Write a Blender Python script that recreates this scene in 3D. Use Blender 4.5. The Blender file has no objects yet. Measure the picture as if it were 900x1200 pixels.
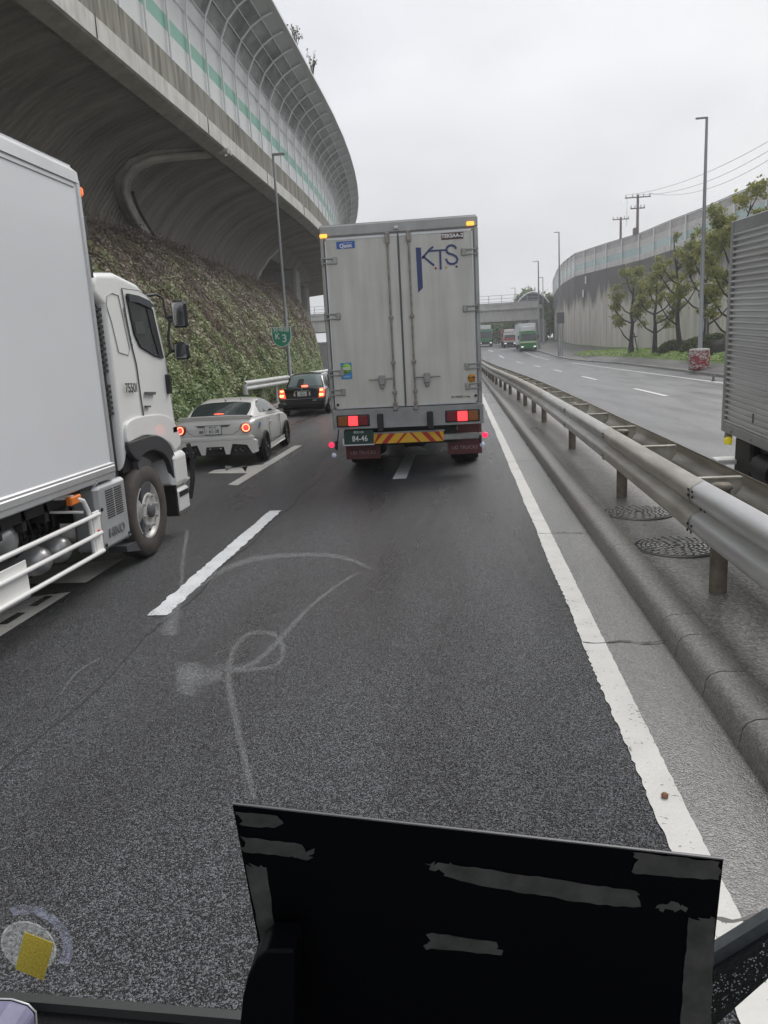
import bpy, math, random
import numpy as np
from mathutils import Vector, Matrix
random.seed(7)
rng = np.random.default_rng(7)
R = math.radians
C = bpy.context.scene.collection
sc = bpy.context.scene

# ------------------------------------------------------------------ camera
CH, CF = 2.1, 900.0                       # eye height (m), focal length in photo pixels
_dn = np.array([238/CF, -4323/CF, -1.0]); _up = -_dn/np.linalg.norm(_dn)
_yy = np.array([89/CF, 192/CF, -1.0]); _yy -= _up*(_yy@_up); _yy /= np.linalg.norm(_yy)
RM = np.array([np.cross(_yy, _up), _yy, _up])
cd = bpy.data.cameras.new("camera"); cam = bpy.data.objects.new("camera", cd); C.objects.link(cam)
cd.sensor_fit = 'VERTICAL'; cd.sensor_height = 36; cd.lens = 27
cd.clip_start = 0.05; cd.clip_end = 3000
cam.matrix_world = Matrix.Translation((0, 0, CH)) @ Matrix(RM.tolist()).to_4x4()
sc.camera = cam

# measured rays: turn a sighting into a coordinate on a plane whose distance is known
def ray(u, v): return RM @ np.array([(u-450)/CF, -(v-600)/CF, -1.0])
def gz(u, v, z=0.0):
    d = ray(u, v); t = (z-CH)/d[2]; return (d[0]*t, d[1]*t, z)
def gy(u, v, Y):
    d = ray(u, v); t = Y/d[1]; return (d[0]*t, Y, CH+d[2]*t)
def gx(u, v, X):
    d = ray(u, v); t = X/d[0]; return (X, d[1]*t, CH+d[2]*t)

# ------------------------------------------------------------------ light
w = bpy.data.worlds.new("World"); sc.world = w; w.use_nodes = True
nt = w.node_tree; nt.nodes.clear(); L = nt.links.new
out = nt.nodes.new('ShaderNodeOutputWorld'); bg = nt.nodes.new('ShaderNodeBackground')
sky = nt.nodes.new('ShaderNodeTexSky'); sky.sky_type = 'NISHITA'; sky.sun_disc = False
sky.sun_elevation = R(48); sky.sun_rotation = R(35); sky.dust_density = 6; sky.air_density = 1.5
tc = nt.nodes.new('ShaderNodeTexCoord'); mp = nt.nodes.new('ShaderNodeMapping'); mp.inputs['Scale'].default_value = (1, 1, 2.2)
ns = nt.nodes.new('ShaderNodeTexNoise'); ns.inputs['Scale'].default_value = 2.6; ns.inputs['Detail'].default_value = 5; ns.inputs['Roughness'].default_value = .5
cr = nt.nodes.new('ShaderNodeValToRGB')
cr.color_ramp.elements[0].position = .3; cr.color_ramp.elements[0].color = (4.25, 4.33, 4.6, 1)
cr.color_ramp.elements[1].position = .72; cr.color_ramp.elements[1].color = (5.75, 5.85, 6.05, 1)
mx = nt.nodes.new('ShaderNodeMix'); mx.data_type = 'RGBA'; mx.inputs[0].default_value = .9
L(tc.outputs['Generated'], mp.inputs[0]); L(mp.outputs[0], ns.inputs['Vector']); L(ns.outputs[0], cr.inputs[0])
L(sky.outputs[0], mx.inputs[6]); L(cr.outputs[0], mx.inputs[7]); L(mx.outputs[2], bg.inputs[0])
bg.inputs[1].default_value = .12; L(bg.outputs[0], out.inputs[0])
sd = bpy.data.lights.new("sun", 'SUN'); sun = bpy.data.objects.new("sun", sd); C.objects.link(sun)
sd.energy = 1.5; sd.angle = R(35); sd.color = (1, .98, .95)
sun.rotation_euler = (R(42), 0, R(-35)+math.pi); sun.location = (0, 0, 60)
sun.rotation_euler = Vector((-math.sin(R(35))*math.cos(R(48)), -math.cos(R(35))*math.cos(R(48)), -math.sin(R(48)))).to_track_quat('-Z', 'Y').to_euler()
sc.view_settings.view_transform = 'Standard'; sc.view_settings.look = 'None'
sc.view_settings.gamma = 1; sc.view_settings.use_curve_mapping = False; sc.view_settings.exposure = 0.50
sc.render.engine = 'CYCLES'; sc.cycles.use_denoising = True
sc.cycles.max_bounces = 6; sc.cycles.transparent_max_bounces = 12; sc.cycles.volume_bounces = 0
sc.cycles.use_adaptive_sampling = True

# ------------------------------------------------------------------ materials
MATS = {}
def mat(name, col, rough=.5, metal=0, var=0, vs=4, col2=None, bump=0, bs=20, streak=0, spec=.5, emit=0, emcol=None, alpha=1, coat=0, stretch=(1, 1, 1), rvar=0):
    """principled with noise variation between col and col2, vertical dirt streaks and bump"""
    if name in MATS: return MATS[name]
    m = bpy.data.materials.new(name); MATS[name] = m; m.use_nodes = True
    n = m.node_tree.nodes; l = m.node_tree.links.new; p = n['Principled BSDF']
    p.inputs['Roughness'].default_value = rough; p.inputs['Metallic'].default_value = metal
    p.inputs['Specular IOR Level'].default_value = spec; p.inputs['Coat Weight'].default_value = coat
    p.inputs['Alpha'].default_value = alpha
    p.inputs['Base Color'].default_value = (*col, 1)
    if emit:
        p.inputs['Emission Color'].default_value = (*(emcol or col), 1); p.inputs['Emission Strength'].default_value = emit
    g = n.new('ShaderNodeNewGeometry'); pos = g.outputs['Position']
    if var or col2:
        c2 = col2 or tuple(c*(1-var) for c in col)
        mpn = n.new('ShaderNodeMapping'); mpn.inputs['Scale'].default_value = stretch; l(pos, mpn.inputs[0])
        t = n.new('ShaderNodeTexNoise'); t.inputs['Scale'].default_value = vs; t.inputs['Detail'].default_value = 8; t.inputs['Roughness'].default_value = .62
        l(mpn.outputs[0], t.inputs['Vector'])
        r = n.new('ShaderNodeValToRGB'); r.color_ramp.elements[0].position = .33; r.color_ramp.elements[1].position = .67
        r.color_ramp.elements[0].color = (*c2, 1); r.color_ramp.elements[1].color = (*col, 1)
        l(t.outputs[0], r.inputs[0]); cur = r.outputs[0]
        if rvar:
            mr = n.new('ShaderNodeMapRange'); mr.inputs[1].default_value = .3; mr.inputs[2].default_value = .7
            mr.inputs[3].default_value = max(.04, rough-rvar); mr.inputs[4].default_value = min(1, rough+rvar)
            l(t.outputs[0], mr.inputs[0]); l(mr.outputs[0], p.inputs['Roughness'])
        if streak:
            mp2 = n.new('ShaderNodeMapping'); mp2.inputs['Scale'].default_value = (5, 5, .35); l(pos, mp2.inputs[0])
            t2 = n.new('ShaderNodeTexNoise'); t2.inputs['Scale'].default_value = 1.2; t2.inputs['Detail'].default_value = 7; l(mp2.outputs[0], t2.inputs['Vector'])
            r2 = n.new('ShaderNodeMapRange'); r2.inputs[1].default_value = .42; r2.inputs[2].default_value = .72; r2.inputs[3].default_value = 1; r2.inputs[4].default_value = 1-streak
            l(t2.outputs[0], r2.inputs[0])
            mm = n.new('ShaderNodeMix'); mm.data_type = 'RGBA'; mm.blend_type = 'MULTIPLY'; mm.inputs[0].default_value = 1
            l(cur, mm.inputs[6]); l(r2.outputs[0], mm.inputs[7]); cur = mm.outputs[2]
        l(cur, p.inputs['Base Color'])
    if bump:
        t = n.new('ShaderNodeTexNoise'); t.inputs['Scale'].default_value = bs; t.inputs['Detail'].default_value = 5
        l(pos, t.inputs['Vector']); b = n.new('ShaderNodeBump'); b.inputs['Strength'].default_value = bump; b.inputs['Distance'].default_value = .02
        l(t.outputs[0], b.inputs['Height']); l(b.outputs[0], p.inputs['Normal'])
    return m

def asphalt(name, dark, light, scale, rough, bumpd, wet=.2, spec=.5, lo=.25):
    m = bpy.data.materials.new(name); MATS[name] = m; m.use_nodes = True
    n = m.node_tree.nodes; l = m.node_tree.links.new; p = n['Principled BSDF']
    g = n.new('ShaderNodeNewGeometry'); pos = g.outputs['Position']
    v = n.new('ShaderNodeTexVoronoi'); v.inputs['Scale'].default_value = scale; l(pos, v.inputs['Vector'])
    sp = n.new('ShaderNodeSeparateColor'); l(v.outputs['Color'], sp.inputs[0])
    r = n.new('ShaderNodeValToRGB'); r.color_ramp.elements[0].position = lo; r.color_ramp.elements[1].position = 1
    r.color_ramp.elements[0].color = (*dark, 1); r.color_ramp.elements[1].color = (*light, 1); l(sp.outputs[0], r.inputs[0])
    big = n.new('ShaderNodeTexNoise'); big.inputs['Scale'].default_value = .9; big.inputs['Detail'].default_value = 6
    mpn = n.new('ShaderNodeMapping'); mpn.inputs['Scale'].default_value = (1.6, .22, 1); l(pos, mpn.inputs[0]); l(mpn.outputs[0], big.inputs['Vector'])
    mr = n.new('ShaderNodeMapRange'); mr.inputs[1].default_value = .3; mr.inputs[2].default_value = .7; mr.inputs[3].default_value = .62; mr.inputs[4].default_value = 1.2
    l(big.outputs[0], mr.inputs[0])
    mm = n.new('ShaderNodeMix'); mm.data_type = 'RGBA'; mm.blend_type = 'MULTIPLY'; mm.inputs[0].default_value = 1
    l(r.outputs[0], mm.inputs[6]); l(mr.outputs[0], mm.inputs[7]); l(mm.outputs[2], p.inputs['Base Color'])
    rr = n.new('ShaderNodeMapRange'); rr.inputs[1].default_value = .3; rr.inputs[2].default_value = .7; rr.inputs[3].default_value = rough-wet; rr.inputs[4].default_value = rough+.12
    l(big.outputs[0], rr.inputs[0]); l(rr.outputs[0], p.inputs['Roughness'])
    p.inputs['Specular IOR Level'].default_value = spec
    b = n.new('ShaderNodeBump'); b.inputs['Strength'].default_value = bumpd; b.inputs['Distance'].default_value = .006
    l(v.outputs['Distance'], b.inputs['Height']); b.invert = True; l(b.outputs[0], p.inputs['Normal'])
    return m

def worn_paint(name, col, under, thr=.36, scale=45, edge=True):
    """road paint with chips through which the asphalt shows"""
    m = bpy.data.materials.new(name); MATS[name] = m; m.use_nodes = True
    n = m.node_tree.nodes; l = m.node_tree.links.new; p = n['Principled BSDF']
    g = n.new('ShaderNodeNewGeometry'); pos = g.outputs['Position']
    t = n.new('ShaderNodeTexNoise'); t.inputs['Scale'].default_value = scale; t.inputs['Detail'].default_value = 3; l(pos, t.inputs['Vector'])
    t2 = n.new('ShaderNodeTexNoise'); t2.inputs['Scale'].default_value = 3.5; t2.inputs['Detail'].default_value = 6; l(pos, t2.inputs['Vector'])
    a = n.new('ShaderNodeMath'); a.operation = 'MULTIPLY_ADD'; a.inputs[1].default_value = .45; l(t2.outputs[0], a.inputs[0]); l(t.outputs[0], a.inputs[2])
    r = n.new('ShaderNodeValToRGB'); e = r.color_ramp.elements
    e[0].position = thr+.17; e[0].color = (*under, 1); e[1].position = thr+.2; e[1].color = (*col, 1)
    l(a.outputs[0], r.inputs[0])
    mm = n.new('ShaderNodeMix'); mm.data_type = 'RGBA'; mm.blend_type = 'MULTIPLY'; mm.inputs[0].default_value = .35
    l(r.outputs[0], mm.inputs[6]); l(t2.outputs[0], mm.inputs[7]); l(mm.outputs[2], p.inputs['Base Color'])
    p.inputs['Roughness'].default_value = .42
    b = n.new('ShaderNodeBump'); b.inputs['Strength'].default_value = .5; b.inputs['Distance'].default_value = .004
    l(t.outputs[0], b.inputs['Height']); l(b.outputs[0], p.inputs['Normal'])
    return m

M_road = asphalt('porous_asphalt', (.006, .006, .007), (.21, .22, .24), 175, .36, .9, .16, .5, .5)
M_road2 = asphalt('worn_asphalt', (.09, .093, .10), (.20, .205, .212), 70, .42, .4, .07)
M_gutter = asphalt('wet_concrete', (.13, .128, .122), (.30, .295, .285), 110, .30, .35, .1)
M_median = asphalt('median_concrete', (.15, .145, .135), (.36, .345, .32), 55, .40, .35, .14)
M_kerb = asphalt('kerb_stone', (.19, .18, .165), (.38, .365, .335), 95, .40, .5, .14)
M_paint = worn_paint('road_paint', (.74, .73, .69), (.26, .255, .24), .36)
M_paint2 = worn_paint('crisp_road_paint', (.86, .88, .90), (.06, .06, .065), .35, 60)
M_paint3 = mat('far_road_paint', (.75, .75, .74), .5, var=.25, vs=6)
M_soil = mat('soil_ground', (.14, .13, .09), .9, var=.4, vs=1, bump=.4)
M_walk = asphalt('pavement_asphalt', (.09, .088, .085), (.2, .195, .185), 40, .5, .3, .1)
M_grass = mat('grass_green', (.14, .21, .045), .8, col2=(.07, .11, .03), vs=9, bump=.6, bs=30)

# ------------------------------------------------------------------ mesh builder
class MB:
    def __init__(s): s.v = []; s.f = []; s.mi = []; s.sm = []
    def add(s, vs, fs, mi=0, sm=False):
        o = len(s.v); s.v += [tuple(map(float, p)) for p in vs]
        for f in fs: s.f.append(tuple(i+o for i in f)); s.mi.append(mi); s.sm.append(sm)
        return s
    def box(s, a, b, mi=0):
        x0, y0, z0 = a; x1, y1, z1 = b
        return s.add([(x0,y0,z0),(x1,y0,z0),(x1,y1,z0),(x0,y1,z0),(x0,y0,z1),(x1,y0,z1),(x1,y1,z1),(x0,y1,z1)],
              [(0,3,2,1),(4,5,6,7),(0,1,5,4),(1,2,6,5),(2,3,7,6),(3,0,4,7)], mi)
    def cbox(s, a, b, c=.02, mi=0):
        """box with chamfered edges"""
        a = list(a); b = list(b); vs = []; idx = {}
        for i in range(8):
            sx = [(a, b)[(i >> k) & 1][k] for k in range(3)]
            for k in range(3):
                p = list(sx)
                for j in range(3):
                    if j != k: p[j] += c if (i >> j) & 1 == 0 else -c
                idx[i, k] = len(vs); vs.append(p)
        fs = []
        for k in range(3):
            j, l = (k+1) % 3, (k+2) % 3
            for h in (0, 1):
                q = [(h << k) | (p << j) | (r << l) for p, r in ((0, 0), (1, 0), (1, 1), (0, 1))]
                f = [idx[i, k] for i in q]; fs.append(tuple(f if h else f[::-1]))
            for p in (0, 1):
                for r in (0, 1):
                    i0 = (p << j) | (r << l); i1 = i0 | (1 << k)
                    fs.append((idx[i0, j], idx[i1, j], idx[i1, l], idx[i0, l]) if (p ^ r) else (idx[i0, l], idx[i1, l], idx[i1, j], idx[i0, j]))
        for i in range(8): fs.append((idx[i, 0], idx[i, 1], idx[i, 2]))
        return s.add(vs, fs, mi)
    def poly(s, pts, mi=0): return s.add(pts, [tuple(range(len(pts)))], mi)
    def prism(s, pts, off, mi=0):
        """planar polygon extruded by vector off"""
        n = len(pts); o = Vector(off)
        vs = [Vector(p) for p in pts] + [Vector(p)+o for p in pts]
        fs = [tuple(range(n))[::-1], tuple(range(n, 2*n))] + [(i, (i+1) % n, n+(i+1) % n, n+i) for i in range(n)]
        return s.add(vs, fs, mi)
    def cyl(s, p0, p1, r0, r1=None, n=12, mi=0, cap=True):
        return s.tube([p0, p1], [r0, r0 if r1 is None else r1], n, mi, cap)
    def tube(s, pts, rad, n=8, mi=0, cap=True):
        pts = [Vector(p) for p in pts]
        if not isinstance(rad, (list, tuple)): rad = [rad]*len(pts)
        vs = []; fs = []; pa = None
        for i, p in enumerate(pts):
            t = (pts[min(i+1, len(pts)-1)]-pts[max(i-1, 0)]).normalized()
            if pa is None: pa = t.orthogonal().normalized()
            pa = (pa-t*pa.dot(t)).normalized(); pb = t.cross(pa)
            for k in range(n):
                an = 2*math.pi*k/n; vs.append(p+(pa*math.cos(an)+pb*math.sin(an))*rad[i])
        for i in range(len(pts)-1):
            for k in range(n):
                a = i*n+k; b = i*n+(k+1) % n; fs.append((a, b, b+n, a+n))
        s.add(vs, fs, mi, True)
        if cap:
            s.add(vs[:n], [tuple(range(n))[::-1]], mi); s.add(vs[-n:], [tuple(range(n))], mi)
        return s
    def lathe(s, c, axis, prof, n=24, mi=0, sm=True):
        """prof: (radius, distance along axis)"""
        c = Vector(c); ax = Vector(axis).normalized(); a = ax.orthogonal().normalized(); b = ax.cross(a); vs = []; fs = []
        for r, d in prof:
            for k in range(n):
                an = 2*math.pi*k/n; vs.append(c+ax*d+(a*math.cos(an)+b*math.sin(an))*max(r, 1e-4))
        for i in range(len(prof)-1):
            for k in range(n):
                p = i*n+k; q = i*n+(k+1) % n; fs.append((p, q, q+n, p+n))
        return s.add(vs, fs, mi, sm)
    def grid(s, rows, mi=0, sm=False):
        n = len(rows[0]); vs = [p for r in rows for p in r]
        return s.add(vs, [(i*n+j, i*n+j+1, (i+1)*n+j+1, (i+1)*n+j) for i in range(len(rows)-1) for j in range(n-1)], mi, sm)
    def build(s, name, mats, parent=None, world=False, bevel=0, smooth=None):
        me = bpy.data.meshes.new(name)
        vs = s.v
        if world and parent is not None:
            o = parent.location; vs = [(x-o.x, y-o.y, z-o.z) for x, y, z in s.v]
        me.from_pydata(vs, [], s.f)
        for m in (mats if isinstance(mats, (list, tuple)) else [mats]): me.materials.append(m)
        me.polygons.foreach_set('material_index', s.mi)
        me.polygons.foreach_set('use_smooth', s.sm if smooth is None else [smooth]*len(s.f))
        me.update()
        o = bpy.data.objects.new(name, me); C.objects.link(o)
        if parent is not None: o.parent = parent
        if bevel:
            b = o.modifiers.new('bevel', 'BEVEL'); b.width = bevel; b.segments = 2; b.limit_method = 'ANGLE'; b.angle_limit = R(40)
        return o

def tag(o, label=None, cat=None, group=None, kind=None):
    if label: o['label'] = label
    if cat: o['category'] = cat
    if group: o['group'] = group
    if kind: o['kind'] = kind
    return o
def empty(name, loc, label, cat, group=None, rz=0, rx=0):
    o = bpy.data.objects.new(name, None); C.objects.link(o); o.location = loc; o.rotation_euler = (rx, 0, rz)
    o.empty_display_size = .2
    return tag(o, label, cat, group)
def copy_tree(o, parent=None):
    c = o.copy(); C.objects.link(c); c.parent = parent
    for ch in list(o.children): copy_tree(ch, c)
    return c

def text_obj(name, s, size, origin, ux, uy, m, parent=None, world=True, align='CENTER', ext=.001, squeeze=1.0, bold=0.0):
    """lettering as a thin mesh in the plane (ux, uy) at origin"""
    cu = bpy.data.curves.new(name, 'FONT'); cu.body = s; cu.size = size; cu.align_x = align; cu.align_y = 'CENTER'
    cu.extrude = ext; cu.offset = bold; cu.resolution_u = 3
    t = bpy.data.objects.new(name, cu); C.objects.link(t)
    bpy.context.view_layer.update()
    me = bpy.data.meshes.new_from_object(t.evaluated_get(bpy.context.evaluated_depsgraph_get()))
    bpy.data.objects.remove(t); bpy.data.curves.remove(cu)
    ux = Vector(ux).normalized(); uy = Vector(uy).normalized(); uz = ux.cross(uy)
    mw = Matrix(((ux.x*squeeze, uy.x, uz.x, origin[0]), (ux.y*squeeze, uy.y, uz.y, origin[1]), (ux.z*squeeze, uy.z, uz.z, origin[2]), (0, 0, 0, 1)))
    me.transform(mw)
    if world and parent is not None: me.transform(Matrix.Translation(-parent.location))
    me.materials.clear(); me.materials.append(m)
    o = bpy.data.objects.new(name, me); C.objects.link(o)
    if parent is not None: o.parent = parent
    return o

def cat_rom(p, t):
    n = len(p); i = min(int(t), n-2); f = t-i
    a, b, c, d = p[max(i-1, 0)], p[i], p[i+1], p[min(i+2, n-1)]
    return .5*((2*b)+(c-a)*f+(2*a-5*b+4*c-d)*f*f+(3*b-a-3*c+d)*f**3)
class Loft:
    """smooth surface through sections of points"""
    def __init__(s, secs): s.s = [np.array(x, float) for x in secs]
    def ev(s, a, t):
        col = [cat_rom(x, t) for x in s.s]; return cat_rom(col, a)
    def rows(s, a0, a1, t0, t1, na, ntt, off=0):
        rows = []
        for i in range(na+1):
            a = a0+(a1-a0)*i/na; r = []
            for j in range(ntt+1):
                t = t0+(t1-t0)*j/ntt; p = s.ev(a, t)
                if off:
                    e = .02; am = min(a+e, len(s.s)-1.001); tm = min(t+e, len(s.s[0])-1.001)
                    da = s.ev(am, t)-s.ev(am-e, t); dt = s.ev(a, tm)-s.ev(a, tm-e)
                    nn = np.cross(dt, da); k = np.linalg.norm(nn)
                    if k > 1e-9: p = p+nn/k*off
                r.append(tuple(p))
            rows.append(r)
        return rows

def leaves(name, pts, size, m, parent=None, flat=0.0, kind=None, elong=1.6, face=None):
    """one mesh of many small leaf quads"""
    pts = np.asarray(pts, float); n = len(pts)
    a = rng.normal(size=(n, 3)); a[:, 2] *= 1-flat*.7; a /= np.linalg.norm(a, axis=1)[:, None]
    b = rng.normal(size=(n, 3)); b -= a*(a*b).sum(1)[:, None]; b /= np.linalg.norm(b, axis=1)[:, None]
    if face is not None:
        nn = np.array(face)+rng.normal(size=(n, 3))*.42; nn /= np.linalg.norm(nn, axis=1)[:, None]
        a = rng.normal(size=(n, 3)); a -= nn*(a*nn).sum(1)[:, None]; a /= np.linalg.norm(a, axis=1)[:, None]; b = np.cross(nn, a)
    sz = (size*rng.uniform(.55, 1.35, n))[:, None]
    a = a*sz*elong*.5; b = b*sz*.5
    v = np.stack([pts-a, pts+b*.9-a*.1, pts+a, pts-b*.9-a*.1], 1).reshape(-1, 3)
    me = bpy.data.meshes.new(name); me.vertices.add(4*n); me.vertices.foreach_set('co', v.ravel())
    me.loops.add(4*n); me.loops.foreach_set('vertex_index', np.arange(4*n)); me.polygons.add(n)
    me.polygons.foreach_set('loop_start', np.arange(n)*4); me.polygons.foreach_set('loop_total', np.full(n, 4))
    me.materials.append(m); me.update(); me.validate()
    o = bpy.data.objects.new(name, me); C.objects.link(o)
    if parent is not None: o.parent = parent
    if kind: o['kind'] = kind
    return o

def leaf_mat(name, ramp, scale=.9, fine=11, rough=.55, trans=.25):
    m = bpy.data.materials.new(name); m.use_nodes = True; n = m.node_tree.nodes; l = m.node_tree.links.new; p = n['Principled BSDF']
    g = n.new('ShaderNodeNewGeometry')
    t = n.new('ShaderNodeTexNoise'); t.inputs['Scale'].default_value = scale; t.inputs['Detail'].default_value = 4; l(g.outputs['Position'], t.inputs['Vector'])
    t2 = n.new('ShaderNodeMath'); t2.operation = 'MULTIPLY_ADD'; t2.inputs[1].default_value = .38; l(g.outputs['Random Per Island'], t2.inputs[0])
    s = n.new('ShaderNodeMath'); s.operation = 'SUBTRACT'; s.inputs[1].default_value = .19; l(t.outputs[0], s.inputs[0]); l(s.outputs[0], t2.inputs[2])
    r = n.new('ShaderNodeValToRGB'); e = r.color_ramp.elements
    for i, (ps, c) in enumerate(ramp):
        x = e[i] if i < 2 else e.new(ps)
        x.position = ps; x.color = (*c, 1)
    l(t2.outputs[0], r.inputs[0]); l(r.outputs[0], p.inputs['Base Color']); p.inputs['Roughness'].default_value = rough
    tr = n.new('ShaderNodeBsdfTranslucent'); l(r.outputs[0], tr.inputs[0]); ms = n.new('ShaderNodeMixShader'); ms.inputs[0].default_value = trans
    l(p.outputs[0], ms.inputs[1]); l(tr.outputs[0], ms.inputs[2]); l(ms.outputs[0], n['Material Output'].inputs[0])
    return m

# ------------------------------------------------------------------ setting
def rise(Y): return float(np.interp(Y, [80, 88, 94, 100, 106, 112, 118, 125, 132, 140, 150, 320, 2500], [0, .06, .2, .45, .78, 1.12, 1.42, 1.72, 1.95, 2.15, 2.35, 4.5, 4.6]))
def bend(Y): return float(np.interp(Y, [60, 75, 85, 90, 95, 102, 110, 118, 130, 150, 190, 220, 320], [0, -.08, -.35, -.7, -1.15, -1.8, -2.2, -2.75, -4.2, -7.2, -15, -22, -48]))
YS = [-14, -6, -2, 0, 2, 4, 6, 9, 12, 16, 20, 25, 30, 36, 42, 50, 60, 70, 80, 88, 94, 100, 106, 112, 118, 124, 130, 138, 146, 155, 170, 190, 220, 260, 320]
def strip(name, prof, m, y0=-14, y1=320, kind='structure', dense=None, sm=False):
    """prof: list of (X, z) extruded along the road"""
    ys = [y for y in YS if y0 < y < y1]+[y0, y1]; ys = sorted(set(ys+(dense or [])))
    b = MB(); b.grid([[(x+bend(y), y, z+rise(y)) for x, z in prof] for y in ys], sm=sm)
    o = b.build(name, m); o['kind'] = kind; return o

g = MB(); gy0 = [-60]+YS+[500, 900, 1500, 2500]
g.grid([[(x, y, rise(min(y, 320))-.06) for x in (-2500, -700, -200, -60, -20, 0, 20, 60, 200, 700, 2500)] for y in gy0])
tag(g.build('ground', M_soil), kind='structure')
strip('carriageway', [(-7.5, 0), (-2.6, 0), (.96, 0)], M_road)
strip('gutter', [(.955, .002), (1.25, -.004), (1.37, -.012), (1.45, -.02)], M_gutter)
strip('oncoming_carriageway', [(3.15, .0), (7, .02), (12.6, 0)], M_road2, y1=320)
# left gutter and kerb
strip('left_gutter', [(-8.0, .004), (-7.5, .004)], M_gutter, y0=-14, y1=320)
kb = MB()
def kerb_run(b, prof, y0, y1, ln, gap=.006, xf=lambda y: 0):
    y = y0
    while y < y1:
        e = min(y+ln, y1); a = y+gap; c = e-gap; n = len(prof)
        r0 = [(x+bend(a)+xf(a), a, z+rise(a)) for x, z in prof]; r1 = [(x+bend(c)+xf(c), c, z+rise(c)) for x, z in prof]
        b.grid([r0, r1], sm=True); b.poly(r0); b.poly(r1[::-1]); y = e
kprof = [(1.36, -.05), (1.37, .02), (1.385, .10), (1.41, .137), (1.45, .152), (1.50, .156), (1.61, .154), (1.625, .14), (1.625, -.05)]
kerb_run(kb, kprof, -4, 5.4, .6); kerb_run(kb, kprof, 5.4, 60, 2.0, .003); kerb_run(kb, kprof, 60, 170, 8, 0)
tag(kb.build('median_kerb', M_kerb), kind='structure')
kl = MB(); kerb_run(kl, [(-8.0, -.05), (-8.0, .12), (-8.03, .15), (-8.2, .15), (-8.2, -.05)], -4, 170, 2)
tag(kl.build('left_kerb', M_kerb), kind='structure')
strip('left_verge', [(-8.2, .13), (-9.4, .2), (-11, .3)], M_soil, y1=170)
strip('median_strip', [(1.62, .128), (2.3, .12), (2.95, .1)], M_median, y1=170)
k2 = MB(); kerb_run(k2, [(2.95, -.05), (2.95, .13), (3.0, .15), (3.12, .15), (3.15, .12), (3.15, -.05)], -4, 170, 2)
tag(k2.build('far_median_kerb', M_kerb), kind='structure')

# ---- painted markings
def mark(name, polys, m=M_paint, z=.006):
    b = MB()
    for pl in polys: b.poly([(x+bend(y), y, z+rise(y)) for x, y in pl])
    return tag(b.build(name, m), kind='structure')
rough_l = []; rough_r = []; y = 1.0
while y < 40:
    rough_l.append((.80+.006*math.sin(y*2.3)+random.uniform(-.007, .007), y)); rough_r.append((.955+random.uniform(-.003, .003), y)); y += .035 if y < 10 else .3
b = MB(); b.grid([[(*p, .006), (*q, .006)] for p, q in zip(rough_l, rough_r)])
b.grid([[(.80+bend(q), q, .006+rise(q)), (.955+bend(q), q, .006+rise(q))] for q in [40, 50, 60, 75, 90, 100, 110, 120, 130, 140, 155]])
tag(b.build('edge_line', M_paint), kind='structure')
dashes = MB()
for y0 in [-8.4, 6.02, 20.4, 34.8, 49.2, 63.6, 78]:
    xs = []; yy = y0
    while yy < y0+4.4: xs.append(yy); yy += .07
    dashes.grid([[(-2.74+random.uniform(-.014, .014), q, .006), (-2.56+random.uniform(-.014, .014), q, .006)] for q in xs])
tag(dashes.build('lane_dashes', M_paint2), kind='structure')
P = lambda *pts: [gz(u, v)[:2] for u, v in pts]
mark('lane_arrow', [[(-1.2, 12.7), (-.97, 12.7), (-.97, 15.6), (-1.2, 15.6)], [(-1.65, 15.61), (-.52, 15.61), (-1.08, 17.4)]], M_paint2)
mark('left_lane_marking', [[(-4.5, 1.0), (-3.8, 1.0), (-3.8, 6.75), (-4.5, 6.45)], [(-4.5, 7.05), (-3.8, 7.05), (-3.8, 7.95), (-4.5, 7.75)]], M_paint)
mark('left_marking_slots', [[(-3.99, q), (-3.91, q), (-3.91, q+.29), (-3.99, q+.29)] for q in (4.45, 4.92, 5.39, 5.86, 6.33)], M_road, z=.011)
mark('left_lane_arrow', [[(-4.06, 12.75), (-3.86, 12.65), (-3.86, 18.2), (-4.06, 18.2)],
     P((263.6, 546), (272.8, 546.6), (264.7, 552.5)), P((282, 546.8), (290, 546.6), (288, 553)), [(-4.9, 14.2), (-4.06, 14.0), (-4.06, 15.1), (-4.9, 14.6)]], M_paint)
b = MB(); b.grid([[(x, y+.0, .006) for x in (11.18, 11.34)] for y in (-5, 38, 93)])
b.grid([[(x+bend(y), y, .006+rise(y)) for x in (11.18, 11.34)] for y in (93, 100, 106, 112, 118, 124, 130, 138, 146)])
for y0 in (7.4, 14.6-.2, 28.4, 42.8, 57.3, 72, 86.5, 101, 115):
    b.grid([[(x+bend(y), y, .032+rise(y)) for x in (7.16, 7.35)] for y in (y0, y0+2.6, y0+5.2)])
b.grid([[(x+bend(y), y, .008+rise(y)) for x in (3.45, 3.6)] for y in YS if y < 150])
tag(b.build('oncoming_road_lines', M_paint3), kind='structure')
# seam between the two asphalt lanes and a joint across the gutter
sm_ = MB(); sm_.grid([[(-2.52+.03*math.sin(q*3.1)+random.uniform(-.01, .01), q, .003), (-2.503+.03*math.sin(q*3.1)+random.uniform(-.01, .01), q, .003)] for q in np.arange(1, 30, .06)])
M_seam = mat('bitumen_seam', (.012, .012, .013), .4); M_seam1 = mat('faint_lane_seam', (.028, .028, .029), .45)
tag(sm_.build('road_seam', M_seam1), kind='structure')
jt = MB()
for yj in (2.55, 5.25, 8.55, 14.2, 20):
    jt.grid([[(x, yj+.02*math.sin(x*19)+random.uniform(-.008, .008), .0065), (x, yj+.018+.02*math.sin(x*19)+random.uniform(-.008, .008), .0065)] for x in np.arange(.8, 1.37, .03)])
tag(jt.build('gutter_joints', M_seam), kind='structure')

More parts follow.
